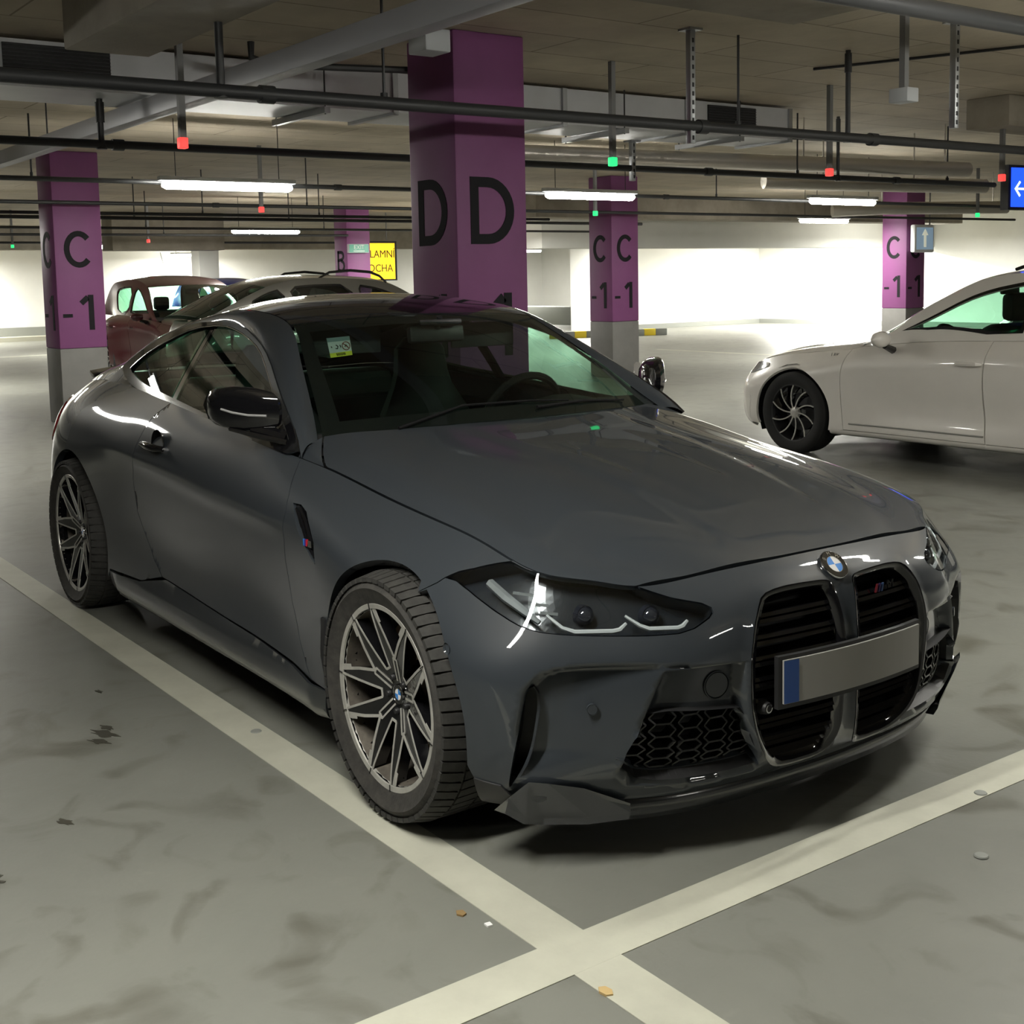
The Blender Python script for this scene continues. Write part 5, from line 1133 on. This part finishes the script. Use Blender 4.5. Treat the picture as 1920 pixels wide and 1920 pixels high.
def mk_car(root,paint,xm,ym,zm,rows,step=.05,wb=2.84,R=.33,rr=.235,windows=(),doors=(),win_glass=None,screens=(1,4),rear=(8,10),spokes=10,detail=True,gl_front=None,archr=.37):
    """xm,ym,zm remap the coupe's lower skin; rows = upper skin"""
    win_glass=win_glass or P_side
    def mp(net): 
        P=np.array(net,float); Q=P.copy(); Q[...,0]=np.interp(P[...,0],xm[0],xm[1]); Q[...,1]=P[...,1]*ym; Q[...,2]=np.interp(P[...,2],zm[0],zm[1]); return Q
    Wc=Loft(mp(BODY),sym0=True,sym1=True); Hc=Loft(mp(HOODN),symt0=True); Tc=Loft(rows,symt0=True); TMc=Wc.tmax
    body=[]
    def runtop(x0,x1,n=24):
        f=lambda x:s_at(Wc,TMc,0,x,.9); return np.stack([np.linspace(f(x0),f(x1),n),np.full(n,TMc)],1)
    ar=lambda cx,a0,a1,n=30: Wc.xz([(cx+archr*math.cos(math.radians(a)),R-.01+archr*math.sin(math.radians(a))) for a in np.linspace(a0,a1,n)])
    bot=lambda x0,x1,n=16: np.stack([np.linspace(s_at(Wc,.02,0,x0,.6),s_at(Wc,.02,0,x1,.6),n),np.full(n,.02)],1)
    # panels: nose / wing / doors / quarter split at the given x
    d0,d1,d2=doors
    cut=lambda x,z0,z1,k=.0: Wc.xz([(x+k*math.sin(PI*t)*.5,z0+(z1-z0)*t) for t in np.linspace(0,1,10)])
    zt=lambda x: float(Wc(np.array([s_at(Wc,TMc,0,x,.9)]),np.array([TMc]))[0][2])
    zb=.21
    wing=np.concatenate([runtop(d0,xm[1][-1]-.36),Wc.xz([(xm[1][-1]-.42,zm[1][2]-.10),(xm[1][-1]-.46,.42),(xm[1][-1]-.44,.22)]),ar(0,-16,196),cut(d0,zb+.02,zt(d0),.06)])
    panel('front_wing',Wc,shrink(wing,.002),paint,root,step=step,thick=.02)
    fr=s_at(Wc,TMc,0,xm[1][-1]-.36,.9)
    nose=np.concatenate([np.stack([np.linspace(Wc.smax,fr,24),np.full(24,TMc)],1),Wc.xz([(xm[1][-1]-.42,zm[1][2]-.10),(xm[1][-1]-.46,.42),(xm[1][-1]-.44,.22)]),np.stack([np.linspace(s_at(Wc,.02,0,xm[1][-1]-.44,2),Wc.smax,30),np.full(30,.02)],1)])
    panel('front_bumper',Wc,shrink(nose,.001),paint,root,step=step,full=True,thick=.02)
    dl=[]
    for a,b in ((d0,d1),(d1,d2)):
        dp=np.concatenate([runtop(a,b),cut(b,zb,zt(b),.07)[::-1],np.stack([np.linspace(s_at(Wc,.10,0,b,.6,5),s_at(Wc,.10,0,a,.6,5),16),np.full(16,.10)],1),cut(a,zb+.02,zt(a),.06)])
        dl.append(panel('door',Wc,shrink(dp,.003),paint,root,step=step,thick=.02))
    xr=xm[1][0]+.45; qf=np.concatenate([runtop(d2,xr),[(s_at(Wc,.35,0,xr,.6,2),.35),(s_at(Wc,.02,0,xr,.6,2),.03)],ar(-wb,206,-16),cut(d2,zb,zt(d2),.07)])
    panel('rear_quarter',Wc,shrink(qf,.002),paint,root,step=step,thick=.02)
    sr=s_at(Wc,TMc,0,xr,.6,2); panel('tail',Wc,np.concatenate([np.stack([np.linspace(0,sr,20),np.full(20,TMc)],1),[(s_at(Wc,.35,0,xr,.6,2),.35),(s_at(Wc,.02,0,xr,.6,2),.03)],np.stack([np.linspace(s_at(Wc,.02,0,xr,.6,2),0,20),np.zeros(20)],1)]),paint,root,step=step*1.5,full=True)
    sk=np.concatenate([np.stack([np.linspace(s_at(Wc,.095,0,-wb+archr,.6,5),s_at(Wc,.095,0,-archr,.6,5),24),np.full(24,.095)],1),np.stack([np.linspace(s_at(Wc,.0,0,-archr,.6,5),s_at(Wc,.0,0,-wb+archr,.6,5),24),np.full(24,.0)],1)])
    panel('side_skirt',Wc,sk,paint,root,step=step)
    HMc,HTc=Hc.smax,Hc.tmax; panel('bonnet',Hc,np.concatenate([np.stack([np.linspace(0,HMc,30),np.full(30,HTc-.003)],1),np.stack([np.full(14,HMc),np.linspace(HTc-.003,0,14)],1)[1:],np.stack([np.linspace(HMc,0,30),np.zeros(30)],1)[1:],np.stack([np.zeros(14),np.linspace(0,HTc-.003,14)],1)[1:-1]]),paint,root,step=step,full=True)
    u=lambda i: float(Tc.ks[i]); tm=Tc.tmax
    panel('windscreen',Tc,trect(u(screens[0]),u(screens[1])-.004,0,tm-.05),P_wind,root,step=step*1.4,full=True,thick=.004)
    panel('roof',Tc,trect(u(screens[1]),u(rear[0]),0,tm),paint,root,step=step*1.2,full=True); panel('rear_screen',Tc,trect(u(rear[0]),u(rear[1]),0,tm-.02),P_side,root,step=step*2,full=True,thick=.004)
    if rear[1]<len(rows)-1: panel('tailgate',Tc,trect(u(rear[1]),u(len(rows)-1),0,tm),paint,root,step=step*2,full=True)
    panel('cowl',Tc,trect(.0,u(screens[0])+.03,0,tm),P_plastic,root,step=step*1.5,full=True,lip=False,offset=-.012)
    # cabin side
    m=70; bs=np.linspace(s_at(Wc,TMc,0,d0-.10,.9),s_at(Wc,TMc,0,xr,.6,2.6),m); A=Wc(bs,np.full(m,TMc)); uu=np.linspace(u(screens[0])-.02,u(len(rows)-1),900); B0=Tc(uu,np.full(900,tm))
    # roof edge point paired by x progress (pillars lean)
    xa=A[:,0]; hx=B0[np.argmax(B0[:,0])][0]; xt=np.interp(xa,[xa.min(),xa.max()],[B0[:,0].min(),B0[:,0].max()])
    B=np.stack([np.interp(-xt,-B0[:,0],B0[:,k]) for k in range(3)],1); RS=Ruled(A,B,.012)
    side=np.concatenate([np.stack([np.linspace(0,RS.smax,40),np.full(40,.45)],1),np.stack([np.linspace(RS.smax,0,40),np.zeros(40)],1)])
    wins=[]
    for w in windows:   # given in (x,z), solved on the ruled side
        g=np.array([(a,b) for a in np.linspace(0,RS.smax,160) for b in np.linspace(0.002,.448,60)]); PG=RS(g[:,0],g[:,1]); wins.append(np.array([g[np.argmin((PG[:,0]-x)**2+(PG[:,2]-z)**2)] for x,z in w]))
    panel('cabin_side',RS,side,paint,root,holes=[chaikin(w,1) for w in wins],step=step,thick=.02)
    allw=np.concatenate(wins) if wins else None
    for w in wins:
        panel('side_window',RS,shrink(chaikin(w,1),.004),win_glass,root,step=step*1.6,thick=.003,offset=-.008)
        panel('window_frame',RS,shrink(chaikin(w,1),-.022),P_black,root,holes=[chaikin(w,1)],step=step,thick=.006,offset=.003)
    for s in (-1,1):
        for cx in (0,-wb):
            simple_wheel(root,cx,.80*ym/.985*s,s,R,rr,spokes)
            V=[];F=[]
            for i in range(19):
                a=math.radians(-25+230*i/18)
                for y in (.5,.885*ym): V.append((cx+(archr+.02)*math.cos(a),y*s,R+(archr+.02)*math.sin(a)))
            k=len(V); V.append((cx,.5*s,R)); obj('wheel_liner',V,[(2*i,2*i+1,2*i+3,2*i+2) for i in range(18)]+[(k,2*i,2*i+2) for i in range(18)],P_plastic,root)
        # mirror
        mx,mz=d0-.42,zt(d0)+.085; MB().lathe([(0,-.085),(.05,-.075),(.072,-.03),(.076,.02),(.06,.07),(.03,.10),(0,.108)],20,'y').build('door_mirror',paint,root,smooth=True).matrix_local=Matrix.Translation((mx,1.0*ym*s,mz))@Matrix.Diagonal((.62,s,.80,1))
        MB().tube([(mx,.86*ym*s,mz-.085),(mx,.96*ym*s,mz-.05)],[.03,.022],n=8).build('mirror_arm',P_black,root,smooth=True)
        for a,b in ((d0,d1),(d1,d2)):
            q=Wc.xz([(b+.14,zm[1][2]+.085)]); p=Wc(q[:,0],q[:,1])[0]; MB().tube([(p[0]-.10,(p[1]-.004)*s,p[2]),(p[0]-.08,(p[1]+.03)*s,p[2]+.004),(p[0]+.08,(p[1]+.03)*s,p[2]+.002),(p[0]+.10,(p[1]-.004)*s,p[2])],[.010,.016,.016,.010],n=8).build('door_handle',paint,dl[0 if a==d0 else 1][0 if s<0 else 1],smooth=True)
        # headlamp patch
        q=Wc.inv([(xm[1][-1]-.62,.86*ym,zm[1][2]+.02),(xm[1][-1]-.40,.77*ym,zm[1][2]+.035),(xm[1][-1]-.18,.52*ym,zm[1][2]-.005),(xm[1][-1]-.12,.45*ym,zm[1][2]-.09),(xm[1][-1]-.30,.76*ym,zm[1][2]-.10),(xm[1][-1]-.46,.85*ym,zm[1][2]-.05)],lambda P:P)
        panel('headlamp',Wc,chaikin(q,1),mat('lamp_clear',(.45,.47,.5),.08,metal=.5,coat=1),root,step=.05,thick=.01,sides=(s,),offset=.006)
    MB().box(xm[1][0]+.3,xm[1][-1]-.35,-.55,.55,.17,.30).build('underbody',P_int,root); MB().box(-wb+.45,-.5,-.80*ym,.80*ym,.20,.45).build('cabin_floor',P_int,root)
    MB().box(-.60,.35,-.6,.6,.25,.65).build('engine_bay',P_int,root); MB().box(xm[1][0]+.35,-wb+.46,-.55,.55,.25,.80).build('boot_tub',P_int,root)
    MB().box(-1.0,d0-.02,-.70,.70,.55,zt(d0)+.03,bev=.05).build('dashboard',P_int,root,smooth=True)
    for y in (-.37,.37):
        MB().box(-1.65,-1.45,y-.23,y+.23,.45,1.05,bev=.07).build('seat_back',P_seat,root,smooth=True); MB().box(-1.66,-1.56,y-.12,y+.12,1.07,1.27,bev=.04).build('head_restraint',P_seat,root,smooth=True)
    MB().box(-2.75,-2.55,-.62,.62,.45,1.05,bev=.06).build('rear_backrest',P_seat,root,smooth=True)
    o=MB(); o.tube([(0,.18*math.cos(t),.18*math.sin(t)) for t in np.linspace(0,2*PI,25)],.016,n=6,caps=False); sw=o.build('steering_wheel',P_seat,root,smooth=True); sw.matrix_local=Matrix.Translation((-1.08,.37,zt(d0)+.0))@Matrix.Rotation(math.radians(22),4,'Y')
    rm=MB().box(-.015,.015,-.11,.11,-.03,.03,bev=.01).build('rear_view_mirror',P_plastic,root,smooth=True); rc=Tc(np.array([u(screens[1])-.10]),np.array([0.]))[0]; rm.location=(rc[0]-.10,0,rc[2]-.07)
    return Wc,Tc,RS
# ---- white estate on the right
P_white=mat('white_paint',(.80,.77,.72),.30,coat=.8,noise=.05,nscale=3)
_z=((.12,.165,.70,.83,.95,1.03),(.165,.20,.70,.83,.935,.965))
wr=empty('estate_car',(-3.96,6.03,0),PI,'white estate car parked at the right edge, side on and facing left','car')
rowsW=[_row(-.30,.905,-.60,.80,.900),_row(-.42,.965,-.74,.76,.945),_row(-.75,1.13,-.98,.71,1.10),_row(-1.05,1.275,-1.22,.66,1.24),_row(-1.32,1.385,-1.46,.62,1.352),_row(-1.75,1.448,-1.82,.62,1.41),_row(-2.4,1.475,-2.4,.63,1.432),_row(-3.1,1.45,-3.1,.62,1.405),_row(-3.62,1.385,-3.6,.60,1.34),_row(-3.90,1.16,-3.80,.64,1.12),_row(-3.99,.98,-3.9,.66,.955)]
wF=[(-.93,.985),(-1.16,1.09),(-1.42,1.215),(-1.62,1.285),(-1.80,1.32),(-1.93,1.335),(-1.92,1.15),(-1.90,.985)]; wR=[(-2.03,.985),(-2.04,1.345),(-2.55,1.345),(-2.85,1.325),(-2.80,1.15),(-2.70,.99)]; wQ=[(-2.92,1.0),(-2.98,1.31),(-3.35,1.265),(-3.52,1.20),(-3.40,1.03)]
Ww,Tw,Rw=mk_car(wr,P_white,((-3.93,-2.857,0,.78),(-3.94,-2.84,0,.90)),.985,_z,rowsW,step=.035,windows=(wF,wR,wQ),doors=(-.50,-1.72,-2.72),win_glass=glass('estate_glass',(.45,.78,.62)))
for s in (-1,1):
    MB().tube([(-1.75,.60*s,1.435),(-1.95,.605*s,1.492),(-2.3,.61*s,1.505),(-3.2,.60*s,1.465),(-3.45,.59*s,1.405)],[.012,.014,.015,.014,.012],n=8).build('roof_rail',P_black,wr,smooth=True)
    q=Ww.xz([(-.36,.80)]); p=Ww(q[:,0],q[:,1])[0]; text('wing_script','L&K',.045,P_chrome,frame((p[0],(p[1]+.002)*s,p[2]),(-s,0,0),(0,0,1)),wr,extrude=.001,shear=.2)
    q=Ww.xz([(-1.70,.285),(-.55,.285)]); pts=Ww(np.linspace(q[0][0],q[1][0],8),np.linspace(q[0][1],q[1][1],8)); MB().tube([(x,(y+.003)*s,z) for x,y,z in pts],.006,n=6).build('door_moulding',mat('moulding_grey',(.3,.3,.28),.5),wr,smooth=True)
# ---- red hatchback, silver estate, blue car behind
P_red=mat('red_paint',(.050,.0055,.009),.28,metal=.3,coat=1); P_silver=mat('silver_paint',(.12,.115,.10),.3,metal=.3,coat=.8); P_blue=mat('blue_paint',(.015,.04,.45),.3,metal=.3,coat=1)
rowsR=[_row(-.30,.93,-.62,.80,.925),_row(-.38,.985,-.74,.77,.965),_row(-.72,1.15,-.99,.72,1.12),_row(-1.02,1.30,-1.22,.67,1.28),_row(-1.30,1.43,-1.45,.62,1.405),_row(-1.65,1.535,-1.75,.61,1.49),_row(-2.2,1.58,-2.2,.615,1.525),_row(-2.8,1.555,-2.8,.60,1.495),_row(-3.2,1.48,-3.18,.58,1.42),_row(-3.45,1.20,-3.38,.63,1.16),_row(-3.52,1.0,-3.45,.66,.98)]
_zr=((.12,.165,.70,.83,.95,1.03),(.165,.20,.74,.87,.965,1.0))
hF=[(-.95,1.02),(-1.18,1.13),(-1.45,1.27),(-1.65,1.37),(-1.80,1.40),(-1.80,1.2),(-1.78,1.02)]; hR=[(-1.92,1.02),(-1.92,1.41),(-2.4,1.41),(-2.72,1.37),(-2.66,1.2),(-2.56,1.04)]
rr_=empty('hatchback_car',(-14.4,4.85,0),0,'dark red hatchback parked right of the left C column, facing the viewer','car')
mk_car(rr_,P_red,((-3.93,-2.857,0,.78),(-3.48,-2.54,0,.84)),1.0,_zr,[[(x,y*1.03,z*1.012) for x,y,z in r] for r in rowsR],step=.05,wb=2.54,R=.31,rr=.21,windows=(hF,hR),doors=(-.50,-1.66,-2.5),win_glass=glass('hatch_glass',(.55,.85,.70)),spokes=7)
MB().tube([(-2.3,0,1.575),(-2.55,0.0,1.97)],.004,n=6).build('aerial',P_black,rr_)
sv=empty('estate_car',(-12.04,7.25,0),PI/2,'silver estate car with black roof rails seen above the coupe roof','car')
_zs=((.12,.165,.70,.83,.95,1.03),(.19,.23,.76,.89,.985,1.02))
rowsS=[_row(-.30,.955,-.60,.80,.945),_row(-.42,1.02,-.74,.78,.985),_row(-.78,1.19,-1.0,.73,1.155),_row(-1.02,1.32,-1.18,.68,1.285),_row(-1.25,1.43,-1.4,.64,1.395),_row(-1.70,1.515,-1.75,.64,1.465),_row(-2.3,1.54,-2.3,.65,1.495),_row(-2.85,1.525,-2.82,.64,1.48),_row(-3.22,1.44,-3.18,.64,1.395),_row(-3.62,1.27,-3.58,.66,1.225),_row(-4.05,1.08,-3.98,.67,1.03)]
sF=[(x*1.0+.02,z+.045) for x,z in wF]; sR=[(x,z+.045) for x,z in wR]; sQ=[(-2.92,1.06),(-2.98,1.36),(-3.20,1.30),(-3.40,1.20),(-3.30,1.08)]
mk_car(sv,P_silver,((-3.93,-2.857,0,.78),(-4.15,-2.9,0,.85)),.985,_zs,rowsS,step=.05,wb=2.9,R=.35,rr=.24,windows=(sF,sR,sQ),doors=(-.50,-1.72,-2.72),win_glass=glass('privacy_glass',(.10,.13,.12)))
for s in (-1,1): MB().tube([(-1.48,.635*s,1.425),(-1.58,.64*s,1.51),(-1.72,.645*s,1.56),(-2.0,.645*s,1.585),(-2.3,.64*s,1.565),(-2.45,.63*s,1.49)],[.014,.016,.018,.018,.016,.012],n=8).build('roof_rail',P_black,sv,smooth=True)
bl=empty('blue_car',(-20.4,8.9-.6,0),0,'bright blue car whose roof shows between the red hatchback and silver estate','car')
mk_car(bl,P_blue,((-3.93,-2.857,0,.78),(-3.48,-2.54,0,.84)),.93,_zr,rowsR,step=.08,wb=2.54,R=.31,rr=.21,windows=(hF,hR),doors=(-.50,-1.66,-2.5),spokes=5)
